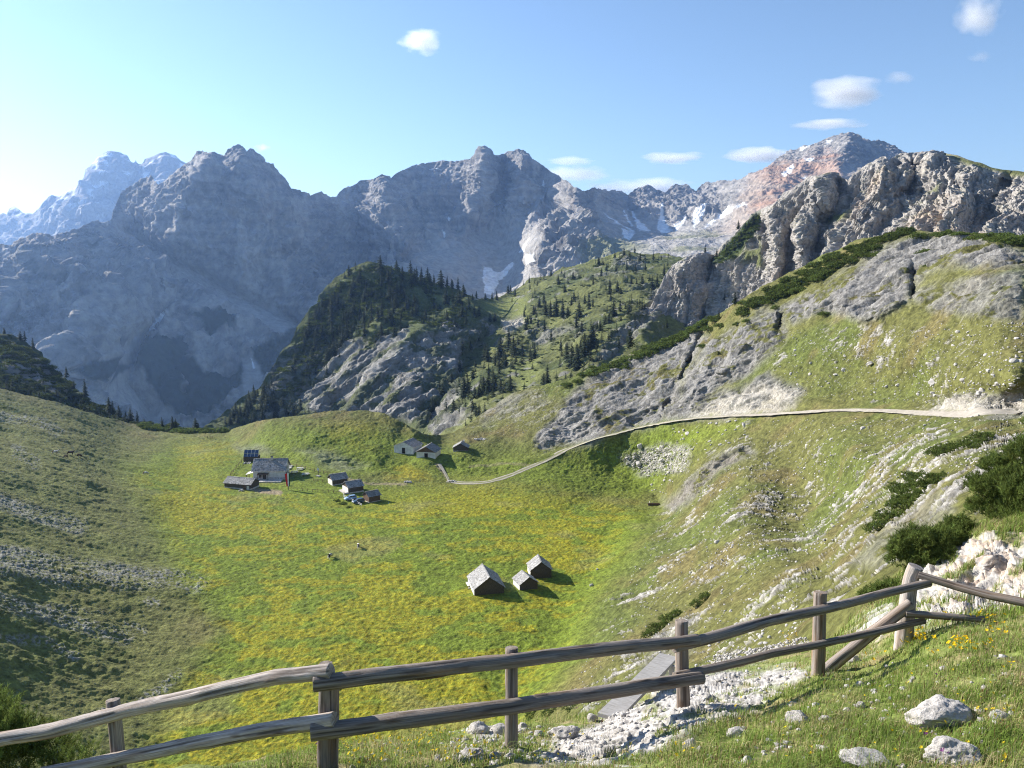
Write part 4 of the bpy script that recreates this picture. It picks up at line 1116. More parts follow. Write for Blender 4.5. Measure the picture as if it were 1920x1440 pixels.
stone_heap('ruined_wall', 902, 824, 2.6, 1.4, 40, 'tumbled pale ruin of a stone hut right of the low hut', 'ruin')
stone_heap('stone_heap', 846, 903, 1.6, .8, 14, 'heap of white stones where the gravel road meets the meadow', 'stones')
stone_heap('stone_heap', 765, 904, 1.5, .45, 26, 'flat strew of white stones at the foot of the hut bank', 'stones', (.2, .5))
stone_heap('stone_heap', 452, 921, .9, .45, 12, 'few white stones in front of the timber barn', 'stones', (.25, .45))
stone_heap('timber_stack', 462, 869, 1.6, 1.2, 16, 'untidy stack of pale boards left of the farmhouse', 'timber stack', (.3, .6))
c = G(1226, 947)
o = root('water_trough', c, math.radians(3), 'dark hollowed log trough at the foot of the stony slope', 'trough')
mb = MB(); L = 4.0; pr = [(-.45, 0), (.45, 0), (.5, .55), (.36, .55), (.3, .2), (-.3, .2), (-.36, .55), (-.5, .55)]
V = [(-L / 2, y, z) for y, z in pr] + [(L / 2, y, z) for y, z in pr]
mb.add(V, [tuple(range(8)), tuple(range(15, 7, -1))] + [(i, i + 8, (i + 1) % 8 + 8, (i + 1) % 8) for i in range(8)]); mb.build('basin', m_brown, o)
mb = MB(); mb.tube([(-1.3, .7, -.1), (-1.3, .7, 1.1)], [.16, .13], 8); mb.tube([(-1.3, .7, 1.0), (-1.3, .1, .9)], .05, 6); mb.build('spout_post', m_plast, o)

# ================================================================== FARM YARD: TABLES, SIGN, FLAG, FENCES, CARS, COWS
m_ptop = mat_noise('bleached_board', (.55, .54, .53), (.75, .74, .73), scale=4, stretch=(1, 8, 1), bump=.2)
gt = 'white topped picnic tables on the farm lawn'
proto = None
TL = ['at the back beside the farmhouse corner', 'in the middle, near the fence', 'at the front nearest the farmhouse', 'farthest right, closest to the sign', 'half hidden behind the farmhouse gable']
for i, (px, py) in enumerate([(543, 876), (563, 881), (552, 887), (573, 891), (540, 880)]):
    c = G(px, py)
    lb = 'white topped picnic table ' + TL[i]
    if proto is None:
        o = proto = root('picnic_table', c, .02, lb, 'table', gt)
        MB_box('table_top', (0, 0, .76), (2.5, .9, .07), m_ptop, o)
        for s in (-1, 1):
            MB_box('bench_seat', (0, s * .85, .45), (2.5, .34, .06), m_ptop, o)
            mb = MB(); mb.box((s * .95, 0, .36), (.1, 1.9, .1)); mb.box((s * .95, .4, .3), (.1, .1, .9), 0, ('X', .35)); mb.box((s * .95, -.4, .3), (.1, .1, .9), 0, ('X', -.35)); mb.build('leg', m_brown, o)
    else:
        copy_thing(proto, c, random.uniform(-.1, .1), 1, lb)
c = G(597, 893)
o = root('sign_post', c, -.5, 'tall dark post carrying a tilted white board on the lawn', 'sign')
mb = MB(); mb.tube([(0, 0, -.3), (0, 0, 2.9)], .1, 8); mb.build('post', m_brown, o)
mb = MB(); mb.box((0, -.12, 2.6), (.95, .06, 1.0), 0, ('Y', .6)); mb.build('board', m_ptop, o)
mb = MB(); mb.box((0, 0, .15), (1.3, .9, .4)); mb.build('stone_foot', m_stone, o)

c = G(541, 919)
o = root('flag_pole', c, .15, 'wooden pole with a drooping red, white and green flag', 'flag')
mb = MB(); mb.tube([(0, 0, -.3), (0, 0, 6.3)], [.1, .07], 8); mb.build('pole', m_brown, o)
for nm, x0, x1, cl in (('red_stripe', -1.05, -.28, (.55, .02, .02)), ('white_stripe', -.28, .3, (.75, .75, .76)), ('green_stripe', .3, .85, (.015, .08, .03))):
    nx, nz = 10, 24; V = []; Fs = []
    for j in range(nz):
        t = j / (nz - 1)
        for i in range(nx):
            u = lerp(x0, x1, i / (nx - 1)); sq = 1 - .45 * t
            V.append((u * sq, -.14 - .12 * math.sin(u * 6 + t * 2) * (1 - .2 * t), 6.1 - 4.6 * t - .25 * abs(u)))
    for j in range(nz - 1):
        for i in range(nx - 1):
            q = j * nx + i; Fs.append((q, q + 1, q + nx + 1, q + nx))
    n0 = len(V); V += [(x, y + .02, z) for x, y, z in V]; Fs += [tuple(n0 + k for k in f[::-1]) for f in Fs]
    mb = MB(); mb.add(V, Fs); mb.build(nm, mat_noise(nm, cl, tuple(min(1, k * 1.2) for k in cl), scale=2, bump=0), o, True)


def pasture_fence(pts, n, h, rails, label, m=None, post=.09):
    p = np.asarray(pts, float); seg = np.r_[0, np.cumsum(np.hypot(*(p[1:] - p[:-1]).T))]
    t = np.linspace(0, seg[-1], n); Q = [G(x, y) for x, y in zip(np.interp(t, seg, p[:, 0]), np.interp(t, seg, p[:, 1]))]
    o = root('pasture_fence', Q[0], 0, label, 'fence', 'small fences round the farm')
    for q in Q:
        mb = MB(); r = q - Q[0]; mb.tube([r + Vector((0, 0, -.3)), r + Vector((random.uniform(-.06, .06), 0, h))], [post, post * .8], 6); mb.build('post', m or m_brown, o)
    for k in rails:
        mb = MB(); mb.tube([q - Q[0] + Vector((0, -post, h * k)) for q in Q], .05, 5); mb.build('rail', m or m_brown, o)


pasture_fence([(432, 893), (444, 878), (456, 864)], 9, 1.3, (.85, .5), 'upright post fence running up the slope behind the barn')
pasture_fence([(539, 873), (563, 877), (590, 884), (632, 894)], 12, 1.2, (.85, .45), 'dark fence along the back of the picnic lawn')
pasture_fence([(557, 919), (590, 922), (620, 924), (645, 927)], 10, 1.0, (.8,), 'thin wire fence across the near side of the farm lawn')
pasture_fence([(644, 932), (660, 940), (678, 949)], 5, .9, (.9, .45), 'bleached rail fence in front of the parked cars', m_ptop)
pasture_fence([(588, 903), (600, 904), (613, 904)], 4, 1.0, (.9, .5), 'short dark fence between farmhouse shadow and first shed')
pasture_fence([(384, 821), (399, 822)], 4, 1.1, (.9, .5), 'far short fence at the meadow saddle above the farm')
pasture_fence([(655, 897), (668, 901), (690, 906)], 3, 1.1, (), 'row of three lone posts along the farm path')

# two blue cars
def car(px, py, rz, paint, label):
    o = root('parked_car', G(px, py) + Vector((0, 0, .02)), rz, label, 'car', 'cars parked by the farm sheds')
    st = [(-2.05, .45, .78, .62), (-1.9, .32, .95, .74), (-1.2, .28, 1.0, .80), (-.55, .28, 1.02, .82), (.9, .28, 1.0, .82), (1.5, .3, .95, .78), (1.95, .34, .85, .7), (2.1, .45, .72, .58)]
    V = []; Fs = []
    for x, z0, z1, w in st:
        V += [(x, -w, z0), (x, -w - .02, (z0 + z1) / 2), (x, -w + .1, z1), (x, w - .1, z1), (x, w + .02, (z0 + z1) / 2), (x, w, z0)]
    for i in range(len(st) - 1):
        for k in range(6):
            q = i * 6 + k; r = i * 6 + (k + 1) % 6; Fs.append((q, r, r + 6, q + 6))
    Fs += [tuple(range(6)), tuple(range(len(V) - 1, len(V) - 7, -1))]
    mb = MB(); mb.add(V, Fs)
    cab = [(-1.95, .98), (-1.6, 1.46), (.25, 1.5), (1.0, 1.0)]
    V = [(x, -.70 if z < 1.2 else -.58, z) for x, z in cab] + [(x, .70 if z < 1.2 else .58, z) for x, z in cab]
    mb.add([V[1], V[2], V[6], V[5]] + [tuple(np.array(v) - (0, 0, .05)) for v in (V[1], V[2], V[6], V[5])], [(0, 1, 2, 3), (7, 6, 5, 4), (0, 4, 5, 1), (1, 5, 6, 2), (2, 6, 7, 3), (3, 7, 4, 0)])
    for xa, xb in ((-1.95, -1.6), (1.0, .25), (-.6, -.6)):
        for s in (-1, 1):
            mb.tube([(xa, s * .70, 1.0), (xb, s * .58, 1.47)], .05, 5)
    mb.build('body', paint, o)
    mb = MB(); Vi = [(x * .985, y * .97, z - .015) for x, y, z in V]
    mb.add(Vi, [(0, 1, 2, 3), (7, 6, 5, 4), (0, 4, 5, 1), (2, 6, 7, 3), (1, 5, 6, 2), (0, 3, 7, 4)]); mb.build('window', m_glass, o)
    for x in (-1.3, 1.3):
        for s in (-1, 1):
            mb = MB(); mb.tube([(x, s * .62, .31), (x, s * .82, .31)], .31, 14); wh = mb.build('wheel', m_dark, o)
            mb = MB(); mb.tube([(x, s * .80, .31), (x, s * .835, .31)], .19, 10); mb.build('rim', m_frame, wh)
    for s in (-1, 1):
        mb = MB(); mb.box((2.06, s * .5, .68), (.1, .3, .14)); mb.build('headlight', m_ptop, o)


car(657, 937, math.radians(215), mat_noise('light_blue_paint', (.28, .42, .60), (.31, .46, .64), scale=1, bump=0, rough=.25, spec=.5), 'light blue car parked between the rail fence and middle shed')
car(672, 943, math.radians(218), mat_noise('dark_blue_paint', (.03, .07, .12), (.04, .085, .14), scale=1, bump=0, rough=.25, spec=.5), 'dark blue car parked beside the dark brown shed')

# cows: one skinned body, copied
def skin_mesh(name, pts, edges, rad, sub=1):
    me = bpy.data.meshes.new(name); me.from_pydata(pts, edges, [])
    ob = bpy.data.objects.new(name, me); COL.objects.link(ob)
    md = ob.modifiers.new('s', 'SKIN')
    for v, r in zip(me.skin_vertices[0].data, rad):
        v.radius = r if isinstance(r, tuple) else (r, r)
    me.skin_vertices[0].data[0].use_root = True
    ss = ob.modifiers.new('d', 'SUBSURF'); ss.levels = sub; ss.render_levels = sub
    dg = bpy.context.evaluated_depsgraph_get()
    out = bpy.data.meshes.new_from_object(ob.evaluated_get(dg))
    bpy.data.objects.remove(ob)
    for p in out.polygons: p.use_smooth = True
    return out


def cow_mesh(grazing):
    pts = [(0, 0, 1.05), (.55, 0, 1.08), (-.6, 0, 1.08), (-.85, 0, 1.12), (.85, 0, 1.12)]
    hd = [(1.1, 0, .85), (1.3, 0, .45), (1.42, 0, .2)] if grazing else [(1.1, 0, 1.35), (1.3, 0, 1.5), (1.62, 0, 1.34)]
    pts += hd
    E_ = [(0, 1), (0, 2), (2, 3), (1, 4), (4, 5), (5, 6), (6, 7)]
    R_ = [(.36, .40), (.33, .38), (.34, .38), (.26, .28), (.26, .32), (.16, .2), (.14, .14), (.09, .08)]
    for x, k, at in ((.7, 1, 4), (-.8, -1, 3)):
        for s in (-1, 1):
            i = len(pts)
            if k == 1: pts += [(x, s * .22, .75), (x + .02, s * .22, .4), (x, s * .22, .0)]
            else: pts += [(x + .08, s * .22, .78), (x - .12, s * .22, .45), (x - .04, s * .22, .0)]
            E_ += [(at, i), (i, i + 1), (i + 1, i + 2)]; R_ += [.15, .08, .065]
    i = len(pts); pts += [(-1.0, 0, .95), (-1.02, 0, .5)]; E_ += [(3, i), (i, i + 1)]; R_ += [.04, .03]
    i = len(pts); h = hd[1]; pts += [(h[0] - .05, .22, h[2] + .1), (h[0] - .05, -.22, h[2] + .1)]; E_ += [(6, i), (6, i + 1)]; R_ += [.04, .04]
    return skin_mesh('cow', pts, E_, R_)


m_cow1 = mat_noise('brown_white_hide', (.75, .70, .64), (.14, .06, .03), scale=1.2, bump=0, lo=.47, hi=.52)
m_cow2 = mat_noise('black_white_hide', (.72, .70, .68), (.03, .025, .02), scale=1.3, bump=0, lo=.45, hi=.5)
m_cow3 = mat_noise('dark_hide', (.04, .025, .02), (.07, .04, .03), scale=1.3, bump=0)
cg = cow_mesh(True); cs = cow_mesh(False)
for me_, mm, px, py, rz, lb, s in ((cg, m_cow2, 619, 1047, 80, 'black and white cow on the meadow, nearer of the pair', 1), (cg, m_cow1, 672, 1028, 100, 'brown and white cow grazing farther up the meadow', 1),
                                (cs, m_cow1, 103, 851, 20, 'whitish cow resting at the left end of the hillside herd', .9), (cg, m_cow3, 124, 858, 160, 'dark cow with white face low in the hillside herd', .8),
                                (cs, m_cow3, 132, 853, 10, 'larger dark cow in the middle of the hillside herd', 1), (cg, m_cow3, 149, 856, -10, 'dark cow at the right end of the hillside herd', .85), (cg, m_cow1, 273, 887, 30, 'lone pale cow on the slope left of the barn', .9)):
    me2 = me_.copy(); me2.materials.clear(); me2.materials.append(mm)
    o = link('cow', me2); p = LB.at(px, py)[0]; o.location = p - np.array([0, 0, .1]); o.rotation_euler = (0, 0, math.radians(rz)); o.scale = (s,) * 3
    tag(o, lb, 'cow', 'cows grazing in the meadow bowl')
# ================================================================== NEAR GROUND
def zp(px, py, D):
    return (px, py, 'd', D)


A_ctrl = [zp(960, 1405, 8.6), zp(610, 1452, 8.2), zp(1280, 1338, 9.7), zp(1535, 1270, 10.7), zp(1700, 1207, 11.5), zp(960, 1440, 7.6), zp(1280, 1440, 7.0), zp(1600, 1440, 6.6), zp(1900, 1440, 6.3), zp(1762, 1335, 7.9), zp(1900, 1300, 7.8),
          zp(1800, 1172, 11.0), zp(1920, 1155, 10.8), zp(2300, 1150, 9.5), zp(350, 1450, 8.7), zp(220, 1452, 9.2), zp(0, 1530, 8.6), zp(-400, 1600, 8.4), zp(-400, 1700, 7.4), zp(0, 1700, 6.8), zp(500, 1700, 5.3), zp(960, 1700, 4.5), zp(1400, 1700, 4.2), zp(1900, 1700, 3.9), zp(2400, 1700, 3.7), zp(2400, 1400, 6.6),
          zp(2900, 1700, 3.7), zp(2900, 1300, 6.0), zp(2900, 1100, 10), zp(2900, 880, 16), zp(-800, 1800, 8.0), zp(960, 1900, 3.3), zp(1900, 1900, 3.0), zp(100, 1900, 4.2),
          zp(640, 1402, 9.6), zp(800, 1382, 10.1), zp(960, 1365, 10.6), zp(1080, 1354, 11.2), zp(1130, 1338, 11.8), zp(1220, 1292, 13.2), zp(1300, 1264, 14.6), zp(1400, 1237, 16.3), zp(1500, 1208, 17.6), zp(1560, 1196, 18), zp(1600, 1162, 18.5), zp(1650, 1112, 19.4), zp(1700, 1062, 20), zp(1760, 1022, 20.5), zp(1800, 1002, 20.4), zp(1850, 972, 20), zp(1920, 927, 20.5), zp(2100, 850, 21.5), zp(2400, 800, 22),
          zp(1720, 1140, 15.8), zp(1850, 1115, 15.6), zp(1850, 1045, 17.2), zp(1920, 1080, 15.6), zp(1780, 1090, 16.8), zp(2300, 1050, 14), zp(2300, 920, 18), zp(1620, 1205, 14.5), zp(1450, 1265, 12.8), zp(1380, 1290, 11.9)]
LA = Layer(A_ctrl, [([(1730, 1130), (1800, 1150), (1920, 1140)], .5, 14, 14)], wlim=(2.2, 34))
A_top = line([(-750, 1680), (-420, 1590), (0, 1522), (200, 1470), (350, 1440), (500, 1417), (640, 1397), (720, 1386), (800, 1377), (880, 1367), (960, 1362), (1030, 1356), (1080, 1350), (1130, 1333), (1180, 1308), (1220, 1290), (1300, 1262), (1400, 1235), (1500, 1206), (1560, 1194), (1600, 1160), (1650, 1110), (1700, 1060), (1760, 1020), (1800, 1000), (1850, 970), (1920, 926), (2100, 850), (2400, 800), (2900, 760)])
A_bot = line([(-750, 1900), (2900, 1800)])


def A_rock(P, px, py):
    w = fbm(P, 1 / .55, (4, 2, 1), 4)
    wx = px + 22 * w; wy = py + 14 * fbm(P, 1 / .55, (1, 2, 6), 4)
    m = np.zeros(px.shape)
    for pl, k, fe in (([(960, 1432), (1070, 1382), (1160, 1332), (1210, 1290), (1300, 1262), (1400, 1260), (1500, 1250), (1520, 1275), (1440, 1300), (1420, 1330), (1340, 1365), (1250, 1400), (1180, 1430), (1040, 1445)], 1, 14),
                      ([(1690, 1100), (1730, 1050), (1790, 1010), (1900, 1000), (1960, 960), (2400, 900), (2400, 1130), (1930, 1140), (1800, 1160), (1720, 1180)], 1, 16),
                      ([(1300, 1245), (1400, 1218), (1510, 1195), (1520, 1208), (1420, 1238), (1310, 1262)], 1, 6),
                      ([(1600, 1190), (1620, 1150), (1660, 1130), (1690, 1150), (1650, 1200)], .8, 10), ([(875, 1362), (950, 1360), (955, 1385), (890, 1388)], .7, 8), ([(860, 1400), (910, 1402), (900, 1425), (850, 1425)], .6, 8),
                      ([(1030, 1372), (1110, 1370), (1095, 1395), (1030, 1400)], .7, 8), ([(1530, 1260), (1600, 1235), (1640, 1215), (1600, 1250)], .5, 10)):
        m = np.maximum(m, k * soft(wx, wy, pl, fe))
    hole = smooth(.15, .5, fbm(P, 1 / .5, (8, 2, 6), 4))
    return m * (1 - .75 * hole * (m < 1.1)), w


_acache = {}


def A_disp(P, n, px, py):
    rk, w = A_rock(P, px, py)
    _acache['k'] = (rk, w)
    far = smooth(11, 18, np.linalg.norm(P, axis=1))
    sc = lerp(1.0, 1.9, far)
    t5 = fbm(P, (1 / 1.5, 1 / .7, 1 / .7), (1, 1, 1), 5, .8) * 4.5
    ter = (np.floor(t5) + smooth(.72, 1, t5 - np.floor(t5))) / 4.5
    nod = billow(P, (1 / .6, 1 / .6, 1 / .5), (2, 2, 2), 4)
    cr = ridged(P, (1 / .35, 1 / .2, 1 / .2), (2, 2, 2), 3) - .9
    wall = smooth(1670, 1740, px) * smooth(1190, 1150, py)
    h = rk * (lerp(.02 + ter * .10 + cr * .016 + nod * .03, nod * .30 + fbm(P, 1 / .22, (4, 4, 4), 4) * .07, wall) * lerp(1, 1.25, far)) + (1 - rk) * (fbm(P, 1 / .5, (6, 1, 2), 4) * .045 + fbm(P, 1 / .12, (6, 1, 2), 3) * .012)
    return n * h[:, None]


def A_color(P, n, px, py):
    N = len(P)
    rk, w = _acache['k']
    f = fbm(P, 1 / .35, (1, 2, 2), 4); g = fbm(P, 1 / .08, (1, 2, 7), 3)
    C = np.tile(np.array((.16, .19, .05)), (N, 1))
    C = mixc(C, (.28, .225, .115), smooth(0, .6, fbm(P, 1 / .7, (3, 1, 7), 4)) * .8)
    C = mixc(C, (.10, .075, .045), smooth(.3, .7, f) * .6)
    C *= (1 + .3 * g)[:, None]
    far = smooth(10, 17, np.linalg.norm(P, axis=1))
    R = np.array((.47, .445, .41))[None, :] * np.clip(.95 + .18 * f + .22 * g, .4, 1.2)[:, None]
    R = mixc(R, (.24, .225, .21), smooth(.1, .6, fbm(P, 1 / .2, (9, 9, 1), 4)) * .5)
    R = mixc(R, (.50, .385, .29), smooth(1700, 1800, px) * smooth(1160, 1120, py) * smooth(-.3, .3, f) * .8)
    R = mixc(R, (.10, .09, .08), smooth(1.25, 1.6, ridged(P, (1 / .5, 1 / .2, 1 / .2), (2, 2, 2), 4)) * .6)
    m = np.clip(np.maximum(rk * 1.15 * smooth(-.9, -.3, g + f + .6), 0), 0, 1)
    m = m * smooth(-.55, -.2, fbm(P, 1 / .8, (2, 2, 9), 4) + .15)
    C = C + (R - C) * m[:, None]
    return np.clip(C, .012, .85)


LA.disp = A_disp
oA = LA.build('ground', np.r_[np.linspace(-740, -60, 60), np.linspace(-55, 2100, int(1300 * RES)), np.linspace(2110, 2890, 110)], A_top, A_bot, int(520 * RES), A_color, m_near, [(.3, .25), (1.5, 3.5), (6, 26)], vpow=1.0)
tag(oA, 'near alpine turf with white limestone slabs under the fence', 'ground', kind='structure')
# ================================================================== CONIFERS
def conifer(seed, slim=.17, levels=26, ragged=.35):
    r = np.random.default_rng(seed)
    V = []; Fs = []; Cc = []
    for i in range(levels):
        t = i / (levels - 1)
        z = .10 + .88 * t + r.normal(0, .006)
        R = slim * (1 - t) ** .75 * (1 if t > .12 else .75) + .012
        nb = int(9 - 4 * t)
        a0 = r.random() * 6.28
        for k in range(nb):
            if r.random() < .10: continue
            a = a0 + k * 6.283 / nb + r.normal(0, .25)
            L = R * (1 + ragged * r.normal(0, .6)); L = max(L, .01)
            dr = (.55 - .75 * t) * L + r.normal(0, .01)
            c = np.array((.024, .038, .020)) * (1 + .45 * r.normal(0, .5)) + np.array((.012, .010, 0)) * r.random()
            for m in range(4):
                s0 = m / 4 * .8; s1 = s0 + .45
                wd = L * .34 * (1.1 - .6 * s0)
                a1 = a + r.normal(0, .16)
                ca, sa = math.cos(a1), math.sin(a1)
                p0 = np.array((ca * L * s0, sa * L * s0, z - dr * s0 ** 1.3)); p1 = np.array((ca * L * s1, sa * L * s1, z - dr * s1 ** 1.3 - .008 + r.normal(0, .006)))
                sd = np.array((-sa, ca, 0)) * wd * .5
                dz = np.array((0, 0, -.018 - .02 * r.random()))
                o = len(V); V += [p0, p0 * .5 + p1 * .5 + sd + dz, p1, p0 * .5 + p1 * .5 - sd + dz]
                Fs.append((o, o + 1, o + 2, o + 3)); Cc += [np.clip(c * (1 + .15 * r.normal()), .006, .2)] * 4
    return np.array(V), np.array(Fs), np.array(Cc)


m_needle = mat_attr('conifer_needle', bump=0, vary=.3, scale=6, translucent=.2)
m_bark = mat_noise('conifer_bark', (.06, .045, .035), (.14, .11, .085), scale=20, stretch=(1, 1, .2), bump=.3)
crowns = []
for s, sl, rg in ((1, .19, .3), (2, .24, .4), (3, .16, .35), (4, .28, .5), (5, .22, .6), (6, .20, .45)):
    V, Fs, Cc = conifer(s, sl, 26, rg); crowns.append(new_mesh('crown', V, Fs, m_needle, Cc))
mb = MB(); mb.tube([(0, 0, -.05), (0, 0, .5), (.002, 0, .97)], [.016, .011, .002], 6); _t = mb.build('trunk', m_bark); trunk_me = _t.data; bpy.data.objects.remove(_t)


def tree(P, h, label, group, k=None, wide=1.0):
    k = random.randrange(len(crowns)) if k is None else k
    o = root('conifer_tree', P - np.array([0, 0, .02 * h]), random.random() * 6.28, label, 'tree', group)
    o.scale = (h * wide, h * wide, h)
    link('trunk', trunk_me, o); link('crown', crowns[k], o)
    return o


def zone_pts(poly, n, sep):
    q = np.asarray(poly, float); lo, hi = q.min(0), q.max(0); out = []
    tries = 0
    while len(out) < n and tries < 20000:
        tries += 1
        x, y = rng.uniform(lo[0], hi[0]), rng.uniform(lo[1], hi[1])
        if inpoly(np.array([x]), np.array([y]), q)[0] and all(abs(x - a) + abs(y - b) > sep for a, b in out):
            out.append((x, y))
    return out


def plant(L, pts, hs, label, group, wide=(1, 1.25)):
    if not len(pts): return
    P = L.at([p[0] for p in pts], [p[1] for p in pts])
    for p, h in zip(P, hs):
        tree(p, h, label, group, wide=random.uniform(*wide))


def px_h(L, pts, hp):
    D = L.D(np.array([p[0] for p in pts]), np.array([p[1] for p in pts]))
    return [max(3.0, h * d / FPX) for h, d in zip(hp, D)]


# trees that stand out one by one on the sunlit slope (surveyed)
SL = [(20, 310, 80), (110, 330, 75), (190, 350, 60), (280, 395, 75), (370, 385, 50), (440, 400, 45), (490, 410, 55), (525, 410, 60), (610, 350, 60), (660, 380, 60), (630, 335, 50), (770, 285, 50), (340, 420, 40), (360, 520, 70), (395, 530, 75), (480, 560, 60), (515, 560, 60), (720, 510, 60), (790, 490, 70), (840, 440, 60),
      (875, 420, 90), (890, 500, 100), (925, 510, 100), (965, 500, 120), (1010, 520, 130), (1050, 520, 80), (1095, 380, 60), (1210, 460, 110), (1240, 440, 60), (1135, 520, 110), (1115, 600, 90), (990, 300, 60), (1035, 350, 60), (1100, 260, 55), (930, 220, 45), (1010, 210, 40), (1290, 150, 50), (1410, 90, 50), (1480, 90, 60), (1560, 60, 50),
      (1500, 200, 60), (1565, 190, 50), (1370, 350, 110), (1430, 330, 70), (1455, 350, 50), (1535, 290, 50), (1575, 280, 50), (1615, 290, 70), (1690, 330, 90), (1730, 300, 70), (1780, 230, 80), (1700, 110, 50), (260, 800, 90), (385, 720, 80), (330, 780, 60), (420, 830, 110), (445, 850, 120), (540, 790, 140), (610, 760, 150), (650, 790, 130),
      (720, 800, 80), (800, 830, 110), (590, 900, 90), (505, 880, 70), (620, 1030, 120), (540, 940, 60), (365, 910, 60), (225, 940, 80), (410, 1080, 120), (450, 1060, 130), (300, 1100, 130), (270, 1130, 140), (505, 1050, 90), (550, 1060, 80), (130, 1150, 90), (170, 1260, 110), (90, 1120, 70), (70, 1270, 100), (355, 1130, 80), (385, 1120, 90),
      (900, 1040, 150), (870, 1030, 100), (1000, 780, 90), (1045, 860, 130), (1080, 880, 150), (1115, 890, 170), (1150, 840, 120), (1185, 840, 150), (1210, 800, 100), (1250, 750, 140), (1240, 780, 150), (1060, 960, 60), (1400, 520, 110), (1450, 500, 80), (1360, 560, 80), (1330, 560, 70), (1490, 470, 50), (1165, 650, 70), (880, 640, 80), (830, 580, 60),
      (925, 700, 80), (730, 600, 80), (745, 570, 60), (770, 560, 70), (460, 960, 80), (490, 1000, 90), (345, 1000, 80), (210, 1060, 70), (1300, 640, 70), (1270, 610, 60), (1380, 420, 60), (1180, 420, 60), (1080, 430, 60), (1250, 300, 50), (1350, 200, 45), (1420, 200, 45), (1600, 130, 50), (1640, 190, 55), (1310, 240, 45)]
pts = [(800 + x / 4, 460 + y / 4) for x, y, h in SL]
pts = [(x, max(y, float(D_top(x)) + 2)) for x, y in pts]
plant(LD, pts, px_h(LD, pts, [h / 4 * 1.22 for _, _, h in SL]), 'dark slender conifer on the sunlit rocky slope right of the gully', 'conifers on the sunlit slope')
KN = zone_pts([(560, 640), (600, 570), (660, 510), (700, 500), (790, 530), (850, 560), (890, 590), (850, 620), (780, 600), (740, 640), (660, 640), (640, 690), (600, 680)], 86, 9)
plant(LD, KN, px_h(LD, KN, rng.uniform(18, 34, len(KN))), 'dark conifer in the wood covering the shaded knoll', 'conifers on the shaded knoll')
SK = [(745, 505), (757, 510), (770, 513), (781, 517), (792, 521), (803, 526), (814, 531), (826, 536), (838, 542), (846, 545), (858, 550), (868, 554)]
plant(LD, SK, px_h(LD, SK, [22, 16, 26, 18, 24, 28, 20, 30, 24, 18, 26, 20]), 'conifer standing on the skyline of the wooded knoll', 'conifers on the knoll skyline')
FT = zone_pts([(395, 805), (425, 785), (470, 745), (500, 735), (510, 765), (560, 770), (590, 780), (500, 800)], 28, 7)
plant(LD, FT, px_h(LD, FT, rng.uniform(16, 28, len(FT))), 'conifer in the shaded wood at the foot of the knoll', 'conifers at the foot of the knoll')
LS = zone_pts([(0, 700), (60, 725), (130, 745), (165, 765), (250, 795), (240, 800), (150, 780), (60, 745), (0, 730)], 20, 8)
plant(LC, LS, px_h(LC, LS, rng.uniform(10, 24, len(LS))), 'conifer on the dark slope above the left meadow edge', 'conifers on the dark left slope')
LS2 = [(8, 628), (38, 640), (46, 642), (63, 655), (125, 712), (138, 728), (160, 748), (205, 776), (212, 778), (224, 784), (236, 788), (245, 790), (258, 793)]
plant(LC, LS2, px_h(LC, LS2, [14, 18, 20, 24, 22, 16, 40, 34, 30, 28, 26, 30, 22]), 'conifer on the edge line of the dark left slope', 'conifers on the dark left slope')
LS3 = [(304, 803), (324, 806), (330, 806), (367, 806), (372, 806)]
plant(LB, LS3, px_h(LB, LS3, [22, 30, 24, 26, 18]), 'lone conifer rising from scrub at the saddle beyond the meadow', 'conifers at the saddle')
CR = [(1390, 452), (1384, 462), (1397, 440), (1404, 430), (1412, 422), (1376, 470), (1362, 478), (1346, 488), (1322, 474), (1418, 414), (1352, 560), (1385, 430)]
plant(LE, CR, px_h(LE, CR, [20, 22, 24, 20, 18, 22, 20, 24, 16, 14, 14, 18]), 'conifer clinging to the grassy ledge of the limestone crags', 'conifers on the crags')
BT = [(1182, 652), (1250, 615), (1378, 570), (1346, 598)]
plant(LB, BT, px_h(LB, BT, [36, 20, 24, 18]), 'conifer on the crest of the right hillside below the crags', 'conifers on the hillside crest')

# beyond three hundred: the rest of the wood as one mass
def wood(name, zones_, label):
    lo_ = [conifer(50 + i, (.18, .22, .26, .2)[i], 15, .45) for i in range(4)]
    Vs, Fa, Ca = [], [], []; o = 0
    for L, poly, n, hp in zones_:
        pts = zone_pts(poly, n, 3)
        P = L.at([q[0] for q in pts], [q[1] for q in pts]); H = px_h(L, pts, rng.uniform(*hp, len(pts)))
        for p, h in zip(P, H):
            V, Fs, Cc = lo_[rng.integers(4)]; a = rng.random() * 6.28
            R = np.array([[math.cos(a), -math.sin(a), 0], [math.sin(a), math.cos(a), 0], [0, 0, 1]])
            Vs.append(V @ R.T * h + p - np.array([0, 0, .08 * h])); Fa.append(Fs + o); Ca.append(Cc * rng.uniform(.7, 1.25)); o += len(V)
    ob = link(name, new_mesh(name, np.concatenate(Vs), np.concatenate(Fa), m_needle, np.concatenate(Ca)))
    return tag(ob, label, 'wood', kind='stuff')


